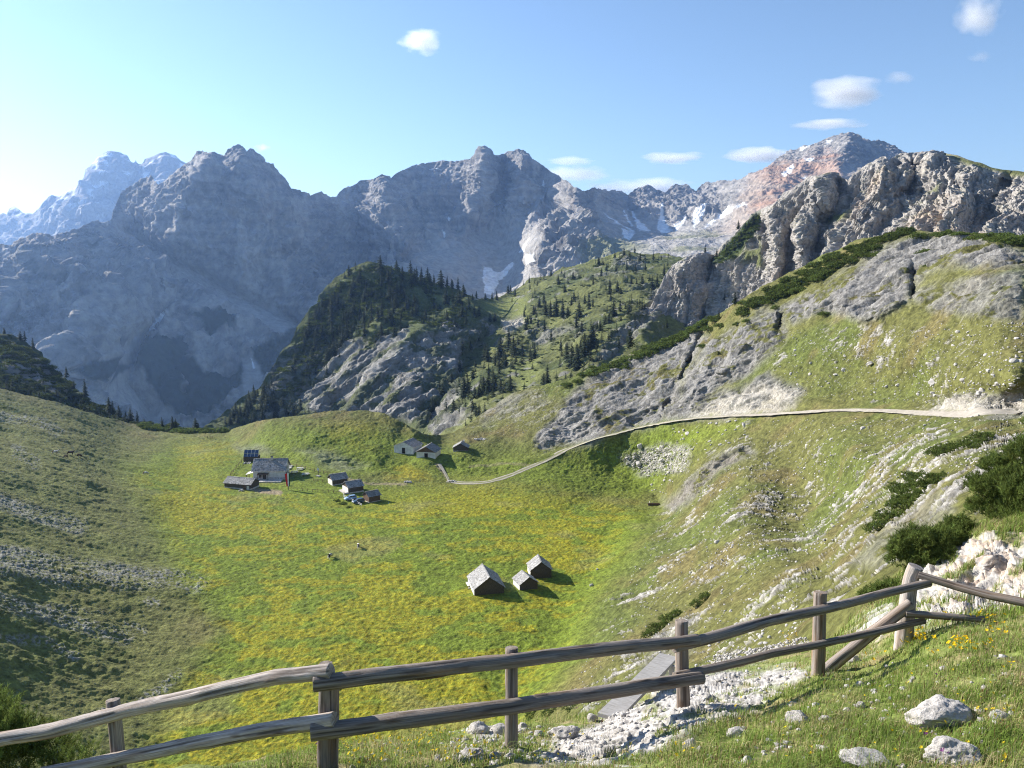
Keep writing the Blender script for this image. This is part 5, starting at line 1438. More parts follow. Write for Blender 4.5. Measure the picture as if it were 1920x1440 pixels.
wood('conifer_wood', [(LD, [(540, 690), (570, 620), (600, 560), (660, 505), (700, 497), (790, 525), (850, 555), (900, 595), (850, 630), (780, 610), (735, 650), (660, 650), (630, 700), (580, 740)], 230, (11, 23)),
                      (LD, [(395, 806), (430, 785), (480, 745), (510, 720), (520, 760), (570, 770), (600, 785), (500, 802)], 70, (12, 24)),
                      (LD, [(850, 720), (900, 670), (950, 640), (1010, 640), (1000, 700), (960, 770), (880, 800), (820, 800)], 70, (16, 30)),
                      (LD, [(1020, 720), (1060, 640), (1100, 600), (1180, 560), (1230, 560), (1180, 640), (1110, 690)], 70, (14, 28)),
                      (LD, [(930, 560), (1020, 515), (1100, 492), (1200, 476), (1260, 486), (1240, 540), (1100, 560), (1000, 600)], 60, (9, 16)),
                      (LC, [(0, 705), (60, 730), (130, 748), (250, 795), (330, 803), (240, 803), (150, 785), (60, 750), (0, 735)], 60, (9, 20))], 'mass of smaller dark conifers filling the woods between the single trees')

# ================================================================== DWARF PINE
def W3(px, py, D):
    return (ray(px, py) * D)


def shoots(P, Dv, L, nn, nl, nw, col, r, spread=.8):
    """needles round each shoot: one thin triangle per needle"""
    n = len(P)
    t = r.random((n, nn)) ** .8
    B = P[:, None, :] + Dv[:, None, :] * (L[:, None] * t)[..., None]
    rd = r.normal(size=(n, nn, 3)); rd -= (rd * Dv[:, None, :]).sum(-1, keepdims=True) * Dv[:, None, :]
    rd /= np.linalg.norm(rd, axis=-1, keepdims=True) + 1e-9
    tip = Dv[:, None, :] * .85 + rd * spread; tip /= np.linalg.norm(tip, axis=-1, keepdims=True)
    sd = np.cross(tip, r.normal(size=(n, nn, 3))); sd /= np.linalg.norm(sd, axis=-1, keepdims=True) + 1e-9
    ln = nl * r.uniform(.7, 1.2, (n, nn, 1))
    V = np.stack([B - sd * nw / 2, B + sd * nw / 2, B + tip * ln], 2).reshape(-1, 3)
    Fs = np.arange(len(V)).reshape(-1, 3)
    c = col[:, None, None, :] * r.uniform(.75, 1.25, (n, nn, 1, 1)) * np.ones((1, 1, 3, 1))
    return V, Fs, np.clip(c.reshape(-1, 3), .005, .5)


def pine_bush(seed, n, nn, nl, nw, sl, upright=.9, hgt=.55):
    """a low dome of upturned shoots, unit half-width"""
    r = np.random.default_rng(seed)
    d = r.normal(size=(n, 3)); d[:, 2] = abs(d[:, 2]); d /= np.linalg.norm(d, axis=1, keepdims=True)
    rad = r.uniform(.35, 1, n) ** .45
    lob = 1 + .22 * np.sin(3 * np.arctan2(d[:, 1], d[:, 0]) + seed) + .16 * np.sin(7 * np.arctan2(d[:, 1], d[:, 0]) + 2 * seed) * (1 - d[:, 2])
    P = d * (rad * lob)[:, None] * np.array([1, 1, hgt * 1.1])
    P[:, 2] *= 1 + .3 * fbm(P, 2.3, (seed, 0, 0), 2)
    keep = fbm(P, 2.6, (0, seed, 0), 2) > -.33
    P = P[keep]; d = d[keep]; n = len(P)
    Dv = d * .55 + np.array([0, 0, upright]) + r.normal(0, .22, (n, 3)); Dv /= np.linalg.norm(Dv, axis=1, keepdims=True)
    cl = fbm(P, 3, (1, seed, 2), 2)
    col = np.array((.110, .155, .040)) * (1 + .5 * cl[:, None] + .2 * r.normal(size=(n, 1))) + np.array((.03, .022, 0)) * r.random((n, 1))
    return shoots(P, Dv, r.uniform(.7, 1.2, n) * sl, nn, nl, nw, np.clip(col, .01, .3), r)


m_pine = mat_attr('dwarf_pine_needle', bump=0, vary=.25, scale=4, translucent=.45)
mid = []
for s in (1, 2, 3, 4):
    V, Fs, Cc = pine_bush(s, 900, 9, .11, .035, .12); mid.append(new_mesh('needles', V, Fs, m_pine, Cc))
fine = []
for s in (5, 6):
    V, Fs, Cc = pine_bush(s, 4200, 15, .045, .009, .075); fine.append(new_mesh('needles', V, Fs, m_pine, Cc))
stem_objs = MB()
for k in range(9):
    a = k * .7; stem_objs.tube([(0, 0, -.08), (.3 * math.cos(a), .3 * math.sin(a), .12), (.62 * math.cos(a), .62 * math.sin(a), .3)], [.03, .022, .01], 5)
_t = stem_objs.build('branches', m_bark); stem_me = _t.data; bpy.data.objects.remove(_t)


def bush(P, rx, rz_, label, group, meshes=None, hs=1.0, ry=None, rot=None):
    me_ = random.choice(meshes or mid)
    o = root('dwarf_pine_bush', np.asarray(P), random.random() * 6.28 if rot is None else rot, label, 'bush', group)
    o.scale = (rx, ry or rx, rz_)
    link('branches', stem_me, o); link('needles', me_, o)
    return o


def bushes(L, lst, label, group, meshes=None, flat=1.0):
    P = L.at([b[0] for b in lst], [b[1] for b in lst]); D = L.D(np.array([b[0] for b in lst], float), np.array([b[1] for b in lst], float))
    for p, d, b in zip(P, D, lst):
        w = b[2] / FPX * d / 2
        bush(p - np.array([0, 0, .12 * w]), w, w * flat * random.uniform(.85, 1.2), label if isinstance(label, str) else label.pop(0), group, meshes)


g_b = 'dwarf pines on the right hillside'
bushes(LB, [(1650, 990, 60), (1672, 972, 64), (1698, 952, 70), (1720, 935, 74), (1745, 915, 70), (1762, 900, 56), (1700, 925, 60), (1725, 905, 54)], 'dwarf pine in the long dark clump halfway down the rocky rib', g_b, flat=.9)
bushes(LB, [(1765, 858, 44), (1785, 850, 50), (1808, 842, 56), (1832, 835, 56), (1850, 828, 46)], 'dwarf pine in the strip just left of the big bush', g_b, flat=.8)
bushes(LB, [(1222, 1192, 40), (1238, 1178, 44), (1256, 1164, 44), (1270, 1152, 34), (1308, 1134, 30), (1325, 1122, 34)], 'dwarf pine in the dark row above the middle fence post', g_b, flat=.9)
bushes(LB, [(1000, 1338, 40), (1035, 1334, 46), (1075, 1326, 46), (1115, 1312, 44), (1145, 1300, 36)], 'low dwarf pine behind the lower rail of the fence', g_b, flat=.5)
# scattered singles near the crest
sc_l = [(1063, 722, 24), (1085, 716, 22), (1112, 690, 16), (1260, 670, 18), (1330, 618, 34), (1352, 612, 24), (1400, 587, 30), (1440, 570, 26), (1455, 578, 22), (1382, 608, 20), (1405, 606, 22), (1340, 600, 36), (1395, 568, 30), (1500, 545, 40), (1540, 525, 46), (1320, 655, 20), (1285, 625, 26), (1320, 610, 40), (1430, 560, 24), (1545, 590, 26), (1640, 475, 40), (1725, 445, 40), (1735, 470, 34), (1760, 440, 30), (1900, 455, 60), (1860, 445, 40), (1740, 500, 20)]
bushes(LB, sc_l, 'single dwarf pine dotted below the crest of the right hillside', 'single dwarf pines below the crest', flat=.8)
# dense belt: reads as one mass
def scrub_mass(name, L, poly, n, size, label, flat=.7, extra=(), tone=1.0):
    pts = zone_pts(poly, n, 2) + list(extra)
    P = L.at([p[0] for p in pts], [p[1] for p in pts]); D = L.D(np.array([p[0] for p in pts], float), np.array([p[1] for p in pts], float))
    Vs = []; Fa = []; Ca = []; o = 0
    src = [pine_bush(40 + s, 220, 5, .22, .10, .2) for s in range(3)]
    for i, (p, d) in enumerate(zip(P, D)):
        V, Fs, Cc = src[i % 3]; w = rng.uniform(*size) / FPX * d / 2; a = rng.random() * 6.28
        R = np.array([[math.cos(a), -math.sin(a), 0], [math.sin(a), math.cos(a), 0], [0, 0, flat * rng.uniform(.8, 1.3)]])
        Vs.append(V @ R.T * w + p - np.array([0, 0, .1 * w])); Fa.append(Fs + o); Ca.append(Cc * rng.uniform(.75, 1.25) * tone); o += len(V)
    ob = link(name, new_mesh(name, np.concatenate(Vs), np.concatenate(Fa), m_pine, np.concatenate(Ca)))
    return tag(ob, label, 'scrub', kind='stuff')


scrub_mass('dwarf_pine_scrub', LB, [(1385, 585), (1440, 545), (1490, 520), (1560, 480), (1620, 455), (1680, 435), (1720, 432), (1690, 445), (1640, 470), (1590, 497), (1540, 525), (1490, 548), (1430, 570), (1390, 590)], 210, (10, 34), 'dense dark belt of dwarf pine along the hillside crest under the crags', .8, (), .7)
scrub_mass('dwarf_pine_scrub', LB, [(1085, 706), (1140, 686), (1200, 660), (1260, 635), (1310, 612), (1330, 602), (1305, 628), (1240, 655), (1170, 690), (1120, 705)], 120, (12, 26), 'strip of dwarf pine along the lower crest left of the great slab', .8)
scrub_mass('dwarf_pine_scrub', LB, [(1750, 436), (1800, 438), (1850, 440), (1920, 442), (1990, 445), (1990, 462), (1900, 462), (1840, 452), (1780, 448)], 80, (14, 30), 'dwarf pine along the crest at the right edge under the crags', .7)
scrub_mass('undergrowth', LD, [(520, 690), (560, 630), (600, 560), (650, 508), (690, 492), (760, 506), (850, 548), (900, 600), (840, 625), (780, 610), (700, 650), (640, 640), (620, 690), (560, 740), (520, 760)], 650, (6, 15), 'low scrub filling the wood on the shaded knoll', .8, (), .75)
scrub_mass('undergrowth', LD, [(870, 650), (930, 640), (1000, 560), (1060, 520), (1180, 475), (1250, 490), (1250, 560), (1180, 620), (1100, 680), (1000, 740), (900, 790), (850, 780), (850, 720)], 420, (4, 10), 'patchy dark scrub among the conifers of the sunlit slope', .7, (), .5)
scrub_mass('undergrowth', LC, [(-40, 625), (60, 655), (110, 700), (160, 750), (250, 792), (330, 802), (330, 812), (200, 790), (100, 760), (0, 735), (-40, 720)], 420, (10, 22), 'dark scrub on the slope behind the left meadow edge', .8, (), .5)
scrub_mass('undergrowth', LB, [(262, 796), (300, 802), (345, 806), (380, 807), (425, 806), (425, 810), (340, 812), (270, 803)], 70, (12, 22), 'dark scrub along the saddle where the meadow ends', .8)
scrub_mass('undergrowth', LE, [(1340, 486), (1370, 458), (1400, 425), (1425, 402), (1425, 425), (1395, 460), (1360, 495)], 70, (8, 16), 'dark scrub on the ledge at the left end of the crags', .8)
bushes(LB, [(632, 938, 14), (643, 944, 16), (655, 951, 12)], 'dark weedy clump in the grass before the parked cars', 'weeds before the cars', flat=.6)

# big bushes close by: several domes of shoots grown into one another
def clump_mesh(seed, domes, n, nn, nl, nw, sl):
    Vs, Fa, Ca = [], [], []; o = 0
    for i, (x, y, z, r_) in enumerate(domes):
        V, Fs, Cc = pine_bush(seed * 31 + i, int(n * r_ * r_), nn, nl / r_, nw / r_, sl / r_, .8, .8)
        Vs.append(V * r_ + np.array([x, y, z])); Fa.append(Fs + o); Ca.append(Cc * (1 + .12 * math.sin(i * 2.4))); o += len(V)
    return new_mesh('needles', np.concatenate(Vs), np.concatenate(Fa), m_pine, np.concatenate(Ca))


def near_bush(P, off, domes, label, seed, n=3200, nn=11, nl=.10, nw=.016, sl=.15, sc_=.85):
    o = root('dwarf_pine_bush', np.asarray(P) + np.array(off), 0, label, 'bush')
    domes = [(x * sc_, y * sc_, z * sc_, r_ * sc_) for x, y, z, r_ in domes]
    link('needles', clump_mesh(seed, domes, n, nn, nl, nw, sl), o)
    mb = MB()
    for i, (x, y, z, r_) in enumerate(domes):
        mb.tube([(x * .5, y * .5, -.3), (x * .8, y * .8, z * .5), (x, y, z + r_ * .3)], [.05, .04, .015], 5, False)
    mb.build('branches', m_bark, o)
    return o


P = LA.at([1935, 1880, 1765, 1800, 1660, 1690], [985, 972, 1052, 1020, 1118, 1105])
near_bush(P[0], (.85, 1.0, -.3), [(-.1, 0, .1, .9), (.9, .2, .2, .9), (-.5, .1, .9, .75), (.3, .2, 1.1, .9), (1.1, .3, 1.3, .9), (-.1, .3, 1.8, .75), (.7, .3, 2.1, .8), (.3, .4, 2.7, .55), (1.3, .4, 2.6, .7), (.9, .4, 3.1, .5), (1.9, .3, 1.0, 1.0), (1.9, .4, 2.2, .9)], 'tall dense dwarf pine filling the right edge above the rocks', 1)
near_bush(P[1], (.4, .6, -.2), [(-.3, 0, .1, .6), (.4, .1, .2, .7), (-.5, .2, .7, .5), (.3, .2, .9, .6), (-.1, .3, 1.3, .45)], 'dwarf pine bulging from the left side of the tall one', 2)
near_bush(P[2], (0, .5, -.3), [(-.5, 0, 0, .55), (.2, 0, .1, .65), (-.2, .2, .5, .5), (.5, .3, .5, .45), (-.75, .1, .35, .35)], 'rounded dwarf pine above the curved corner post', 3)
near_bush(P[3], (.2, .5, -.3), [(-.2, 0, .1, .55), (.4, 0, .2, .5), (.1, .2, .5, .4)], 'smaller dwarf pine growing into the rounded one behind the corner post', 4)
near_bush(P[4], (0, .3, -.25), [(-.2, 0, 0, .3), (.2, 0, .1, .35), (.5, .1, .2, .3)], 'little dwarf pine sprig left of the corner post', 5)
b0 = W3(-5, 1452, 10.2)
near_bush(b0, (0, 0, 0), [(-.1, 0, .1, .62), (-.5, .1, .35, .6), (.35, .1, 0, .5), (-.9, .2, .3, .6), (.05, -.1, .45, .4)], 'dark dwarf pine with brown tipped shoots in the lower left corner', 6, 2000, 34, .06, .007, .18, 1.0)
b1 = W3(125, 1450, 10.0)
near_bush(b1, (0, 0, 0), [(0, 0, 0, .28), (.18, .05, .06, .22), (-.2, .1, .1, .25)], 'small loose pine sprig between corner bush and first fence post', 7, 900, 34, .05, .006, .15, 1.0)
# ================================================================== RAIL FENCE
m_log = mat_attr('weathered_log', bump=.7, scale=1.0, vary=.45, dist=.012, rough=.85)
_nt = m_log.node_tree
_at = _nt.nodes.new('ShaderNodeAttribute'); _at.attribute_name = 'grain'
for _n in _nt.nodes:
    if _n.type == 'TEX_NOISE':
        _nt.links.new(_at.outputs['Vector'], _n.inputs['Vector'])


def log_mesh(pts, r0, r1, grey=1.0, seed=0, n=18, m=70, flat=1.0, brown=0.0):
    """a weathered round pole along surveyed points: knots, drying cracks, uneven thickness"""
    p = np.asarray(pts, float)
    seg = np.r_[0, np.cumsum(np.linalg.norm(p[1:] - p[:-1], axis=1))]
    t = np.linspace(0, seg[-1], m)
    C = np.stack([np.interp(t, seg, p[:, k]) for k in range(3)], 1)
    for _ in range(10 if len(p) > 2 else 0):
        C[1:-1] = (C[:-2] + 2 * C[1:-1] + C[2:]) / 4
    q = np.stack([t * .9, 0 * t + seed, 0 * t], 1)
    C += np.stack([fbm(q, 1, (0, 0, k * 9.7), 2) for k in range(3)], 1) * .011
    T = np.gradient(C, axis=0); T /= np.linalg.norm(T, axis=1, keepdims=True)
    up = np.array([0, 0, 1.0]) if abs(T[0, 2]) < .8 else np.array([0, 1.0, 0])
    S = np.cross(T, up); S /= np.linalg.norm(S, axis=1, keepdims=True); U = np.cross(S, T)
    th = np.linspace(0, 2 * np.pi, n, endpoint=False)
    ct, sn = np.cos(th), np.sin(th)
    Q = np.stack([np.repeat(ct[None], m, 0) * 2.2 + seed, np.repeat(sn[None], m, 0) * 2.2, np.repeat((t * 1.3)[:, None], n, 1)], -1).reshape(-1, 3)
    Qc = np.stack([np.repeat(ct[None], m, 0) * 3.5 + seed * 2, np.repeat(sn[None], m, 0) * 3.5, np.repeat((t * .35)[:, None], n, 1)], -1).reshape(-1, 3)
    bump = fbm(Q, 1, (0, 0, 0), 4); crack = smooth(1.30, 1.55, ridged(Qc, 1, (3, 1, 0), 3))
    kn = smooth(.42, .75, fbm(Q, (1.5, 1.5, 1.6), (4, 4, 0), 2))
    R = np.repeat(lerp(r0, r1, t / t[-1])[:, None], n, 1).ravel() * (1 + .09 * bump - .12 * crack + .10 * kn)
    V = (C[:, None, :] + S[:, None, :] * (R.reshape(m, n, 1) * ct[None, :, None]) + U[:, None, :] * (R.reshape(m, n, 1) * sn[None, :, None] * flat)).reshape(-1, 3)
    idx = np.arange(m * n).reshape(m, n); nxt = np.roll(idx, -1, 1)
    Fs = np.stack([idx[:-1], nxt[:-1], nxt[1:], idx[1:]], -1).reshape(-1, 4)
    streak = fbm(Qc * np.array([1.6, 1.6, .5]), 1, (7, 0, 0), 4)
    c = np.array((.270, .240, .215)) * grey
    Cc = np.tile(c, (len(V), 1)) * (1 + .30 * streak + .18 * bump)[:, None]
    Cc = mixc(Cc, (.22, .135, .075), np.clip(smooth(.1, .6, fbm(Q, 1, (5, 5, 5), 3)) * .45 + brown * smooth(-.5, .4, bump), 0, 1))
    Cc = mixc(Cc, (.10, .06, .035), kn * .7)
    Cc = mixc(Cc, (.05, .04, .035), crack * .85)
    cap0 = len(V)
    V = np.vstack([V, C[:1] - T[:1] * r0 * .06, C[-1:] + T[-1:] * r1 * .06])
    Cc = np.vstack([Cc, [[.26, .215, .17]], [[.26, .215, .17]]])
    F4 = [tuple(f) for f in Fs.tolist()]
    for k in range(n):
        k2 = (k + 1) % n
        F4.append((cap0, k2, k)); F4.append((cap0 + 1, (m - 1) * n + k, (m - 1) * n + k2))
    me = new_mesh('log', V, F4, m_log, np.clip(Cc, .01, .8), False)
    gr_ = np.stack([np.repeat(ct[None], m, 0) * 9 + seed * 5, np.repeat(sn[None], m, 0) * 9, np.repeat((t * 2.2)[:, None], n, 1)], -1).reshape(-1, 3)
    gr_ = np.vstack([gr_, gr_[:1], gr_[-1:]]).astype(np.float32)
    ga_ = me.attributes.new('grain', 'FLOAT_VECTOR', 'POINT'); ga_.data.foreach_set('vector', gr_.ravel())
    sm = np.ones(len(F4), bool); sm[len(Fs):] = False
    me.polygons.foreach_set('use_smooth', sm)
    return me


fo = root('rail_fence', (0, 0, 0), 0, 'weathered grey log rail fence crossing the foreground slope', 'fence')
base = W3(960, 1405, 8.6)
fo.location = Vector(base)
def fpart(name, me):
    me.transform(Matrix.Translation(-Vector(base)))
    return link(name, me, fo)


def post(px, top, bot, D, r, seed, lean=0.0, brown=.3, grey=1.0, extra=.5):
    a = W3(px + lean, top, D); b = W3(px, bot, D); b = b + (b - a) / np.linalg.norm(b - a) * extra
    fpart('post', log_mesh([b, (a + b) / 2, a], r, r * .93, grey, seed, 20, 40, brown=brown))


pr = 1.0
post(222, 1312, 1440, 9.08, .078, 1, -10, .15)
post(608, 1243, 1452, 8.33, .074, 2, 2, .35)
post(622, 1285, 1440, 8.38, .070, 3, 2, .45)
post(958, 1212, 1406, 8.68, .072, 4, 2, .25)
post(1280, 1162, 1338, 9.83, .082, 5, -2, .35)
post(1534, 1110, 1271, 10.85, .090, 6, 4, .7)
a = W3(1712, 1212, 11.6)
fpart('post', log_mesh([W3(1690, 1240, 11.6), W3(1697, 1180, 11.6), W3(1702, 1120, 11.6), W3(1708, 1085, 11.6), W3(1718, 1062, 11.55)], .125, .10, 1.45, 7, 22, 50, brown=0))
RL = [([(-60, 1398, 9.2), (100, 1370, 9.08), (230, 1335, 8.95), (330, 1313, 8.75), (430, 1288, 8.5), (520, 1268, 8.3), (621, 1258, 8.14)], .092, .088, 1.35, 11),
      ([(80, 1452, 9.0), (230, 1420, 8.93), (380, 1391, 8.6), (500, 1369, 8.35), (628, 1348, 8.16)], .085, .088, 1.35, 12),
      ([(588, 1281, 8.12), (700, 1268, 8.2), (830, 1254, 8.35), (960, 1239, 8.52), (1100, 1221, 9.0), (1220, 1208, 9.4), (1308, 1198, 9.7)], .094, .080, .74, 13),
      ([(583, 1373, 8.14), (700, 1358, 8.25), (830, 1341, 8.38), (960, 1325, 8.53), (1100, 1303, 9.0), (1220, 1285, 9.4), (1316, 1271, 9.68)], .098, .086, .78, 14),
      ([(1263, 1212, 9.58), (1350, 1190, 9.95), (1450, 1162, 10.4), (1540, 1143, 10.72), (1630, 1120, 11.1), (1742, 1092, 11.38)], .082, .064, .8, 15),
      ([(1266, 1270, 9.62), (1350, 1250, 9.98), (1450, 1225, 10.4), (1536, 1208, 10.7), (1630, 1188, 11.1), (1732, 1163, 11.42)], .062, .055, .8, 16),
      ([(1722, 1077, 11.45), (1790, 1098, 11.2), (1860, 1117, 10.9), (1990, 1145, 10.4)], .060, .070, .62, 17),
      ([(1697, 1151, 11.36), (1770, 1156, 11.3), (1845, 1161, 11.2)], .060, .050, .8, 18)]
for pts_, r0, r1, gy, sd_ in RL:
    fpart('rail', log_mesh([W3(*p) for p in pts_], r0 * .9, r1 * .9, gy * 1.08, sd_, 26, 240, .95, .18))
fpart('brace', log_mesh([W3(1535, 1268, 11.2), W3(1620, 1198, 11.4), W3(1708, 1132, 11.42)], .082, .080, 1.15, 19, 18, 60, brown=.55))

# weathered board leaning against the fence
m_boardp = mat_noise('silver_board', (.25, .235, .215), (.42, .40, .375), scale=6, stretch=(1, 14, 1), bump=.5, dist=.01)
b0 = Vector(LA.at(1146, 1350)[0]); b1 = Vector(W3(1250, 1240, 13.0))
dv = b1 - b0; L = dv.length
o = root('wooden_plank', b0, 0, 'silver grey plank sloping down behind the fence beside the white rock', 'plank')
mb = MB(); mb.box((0, L / 2, 0), (.30, L + .2, .05)); pk = mb.build('board', m_boardp, o)
for f in (.2, .5, .8):
    mb = MB(); mb.box((0, L * f, -.05), (.26, .07, .05)); mb.build('batten', m_boardp, o)
mb = MB()
mb.box((-.14, L * .93, -.40), (.07, .07, .75)); mb.build('trestle', m_boardp, o)
mb = MB()
mb.box((.14, L * .93, -.40), (.07, .07, .75)); mb.build('trestle', m_boardp, o)
yv = dv.normalized(); xv = yv.cross(Vector((0, 0, 1))).normalized(); zv = xv.cross(yv)
M = Matrix((xv, yv, zv)).transposed().to_4x4(); M.translation = b0 + Vector((0, 0, .05)); o.matrix_world = M

# ================================================================== STONES
def rock_mesh(seed, sub, rough=1.0):
    bm = bmesh.new(); bmesh.ops.create_icosphere(bm, subdivisions=sub, radius=1)
    V = np.array([v.co[:] for v in bm.verts]); Fs = np.array([[v.index for v in f.verts] for f in bm.faces]); bm.free()
    s = (seed * 3.1, seed * 1.7, seed * .9)
    # cut by a few planes for angular faces
    r = np.random.default_rng(seed)
    for _ in range(9):
        d = r.normal(size=3); d /= np.linalg.norm(d); k = r.uniform(.62, .92)
        h = V @ d; V = V - np.maximum(h - k, 0)[:, None] * d * .9
    n = V / np.linalg.norm(V, axis=1, keepdims=True)
    h = .13 * fbm(V, 1.6, s, 4) + .07 * (ridged(V, 2.6, s, 4) - .9) * rough
    if sub > 3:
        h += .035 * rough * (cells(V, 5, s) - .3) + .02 * fbm(V, 12, s, 3)
    V = V + n * h[:, None]
    f = fbm(V, 2.5, s, 4); g = fbm(V, 9, s, 3)
    C = np.tile(np.array((.47, .44, .405)), (len(V), 1)) * (1 + .16 * f + .15 * g)[:, None]
    C = mixc(C, (.30, .28, .26), smooth(.1, .55, f - g * .5) * .5)
    return new_mesh('boulder', V, Fs, m_rock, np.clip(C, .05, .8), True)


m_rock = mat_attr('pale_limestone', bump=.7, scale=9, vary=.2, dist=.05)
rk_small = [rock_mesh(20 + i, 2) for i in range(9)]
for _m in rk_small:
    _m.polygons.foreach_set('use_smooth', np.zeros(len(_m.polygons), bool))
NB = [(1762, 1352, 128, 62, 'largest white boulder, flat topped, in the grass at right'), (1783, 1424, 100, 52, 'tilted white slab lying below the largest boulder'), (1622, 1436, 92, 30, 'low white slab cut by the bottom of the view'), (1876, 1352, 38, 26, 'white stone right of the largest boulder'),
      (1497, 1352, 52, 24, 'knobbly pale stone in grass left of the largest boulder'), (1548, 1348, 28, 12, 'small flat stone beside the knobbly one'), (1612, 1284, 20, 16, 'little upright white stone in the grass below the corner post'), (1604, 1246, 30, 16, 'pale double stone near the foot of the brace'), (1614, 1322, 22, 13, 'small white stone above the largest boulder, to its left'),
      (1380, 1378, 40, 22, 'squat pale stone at the edge of the rock slab'), (1294, 1402, 32, 28, 'round grey stone at the lower edge of the rock slab'), (1313, 1410, 18, 13, 'small stone touching the round grey one'), (1402, 1434, 28, 20, 'pale stone near the bottom of the view, right of the slab'), (1332, 1422, 20, 11, 'thin white stone in grass below the slab'),
      (884, 1420, 52, 28, 'white stone in grass left of the third fence post'), (928, 1420, 28, 18, 'blocky stone just left of the third post foot'), (958, 1424, 28, 16, 'pale stone under the third post foot'), (1056, 1388, 66, 32, 'large pale boulder right of the third fence post'), (1112, 1356, 22, 20, 'grey stone at the lower end of the plank'), (1100, 1394, 28, 14, 'flat stone below the large pale boulder'),
      (980, 1366, 26, 22, 'dark sided stone behind the third post'), (898, 1378, 44, 28, 'broken pale rock left behind the third post'), (938, 1376, 36, 24, 'pale rock touching the third post from the left'), (979, 1398, 14, 12, 'small round stone right of the third post'), (1655, 1352, 18, 12, 'sharp little stone left of the largest boulder'), (1010, 1386, 22, 12, 'little flat stone between third post and pale boulder')]
gN = 'white stones in the near grass'
for i, (px, py, w_, h_, lb) in enumerate(NB):
    P = LA.at(px, py)[0]; d = float(LA.D(np.array([float(px)]), np.array([float(py)]))[0])
    me_ = rock_mesh(60 + i, 5 if w_ > 45 else 4)
    o = link('boulder', me_); s = w_ / FPX * d / 2
    o.location = P + np.array([0, 0, h_ / FPX * d * .11]); o.scale = (s, s * .85, h_ / FPX * d * .62); o.rotation_euler = (random.uniform(-.15, .15), random.uniform(-.15, .15), random.uniform(-.5, .5))
    tag(o, lb, 'stone', gN)
# loose stones scattered down the right hillside
zones = [([(1165, 862), (1225, 835), (1290, 838), (1285, 885), (1215, 895)], 60, (.5, 1.1)), ([(1215, 890), (1270, 880), (1255, 930), (1225, 930)], 14, (.5, 1.1)), ([(1250, 800), (1400, 785), (1420, 830), (1300, 850)], 30, (.5, 1.2)), ([(1280, 920), (1420, 860), (1600, 790), (1780, 790), (1700, 900), (1500, 1050), (1320, 1090), (1200, 1120), (1200, 1050)], 110, (.25, .75)), ([(1480, 740), (1460, 660), (1700, 620), (1920, 620), (1920, 760)], 50, (.5, 1.3))]
nst = 0
for poly, n, rg in zones:
    pts = zone_pts(poly, n, 4); P = LB.at([p[0] for p in pts], [p[1] for p in pts])
    for p in P:
        o = link('boulder', random.choice(rk_small)); s = rng.uniform(*rg) * (.62 if rng.random() < .85 else 1.1)
        o.location = p; o.scale = (s, s * rng.uniform(.6, 1), s * rng.uniform(.35, .75)); o.rotation_euler = (rng.normal(0, .25), rng.normal(0, .25), rng.random() * 6.28)
        tag(o, 'pale limestone boulder among many on the grassy right hillside', 'boulder', 'boulders strewn over the right hillside')
for px, py, s, lb in ((1109, 1098, .55, 'single pale stone in the meadow right of the huts'), (1202, 838, 1.3, 'large dark sided boulder by itself below the gravel road'), (1120, 1068, .4, 'lone white stone at the meadow edge beyond the huts')):
    o = link('boulder', rk_small[0]); o.location = LB.at(px, py)[0] + np.array([0, 0, .2 * s]); o.scale = (s, s * .8, s * .9); tag(o, lb, 'boulder')
# rubble: smaller stones without number
def rubble(L, polys, label, size, mesh_sub=1):
    bm = bmesh.new(); bmesh.ops.create_icosphere(bm, subdivisions=1, radius=1)
    V0 = np.array([v.co[:] for v in bm.verts]); F0 = np.array([[v.index for v in f.verts] for f in bm.faces]); bm.free()
    Vs, Fa, Ca = [], [], []; o = 0
    for poly, n in polys:
        q = np.asarray(poly, float); lo, hi = q.min(0), q.max(0)
        xy = rng.uniform(lo, hi, (n * 3, 2)); xy = xy[inpoly(xy[:, 0], xy[:, 1], q)][:n]
        P = L.at(xy[:, 0], xy[:, 1])
        for p in P:
            s = rng.uniform(*size) * rng.uniform(.5, 1.4)
            V = V0 * (1 + .35 * rng.normal(size=(len(V0), 1)) * .6) * s * np.array([1, rng.uniform(.6, 1), rng.uniform(.45, .8)])
            a = rng.random() * 6.28; R = np.array([[math.cos(a), -math.sin(a), 0], [math.sin(a), math.cos(a), 0], [0, 0, 1]])
            Vs.append(V @ R.T + p); Fa.append(F0 + o); o += len(V); Ca.append(np.tile(np.array((.42, .395, .365)) * rng.uniform(.7, 1.15), (len(V), 1)))
    ob = link('rubble', new_mesh('rubble', np.concatenate(Vs), np.concatenate(Fa), m_rock, np.concatenate(Ca)))
    return tag(ob, label, 'rubble', kind='stuff')


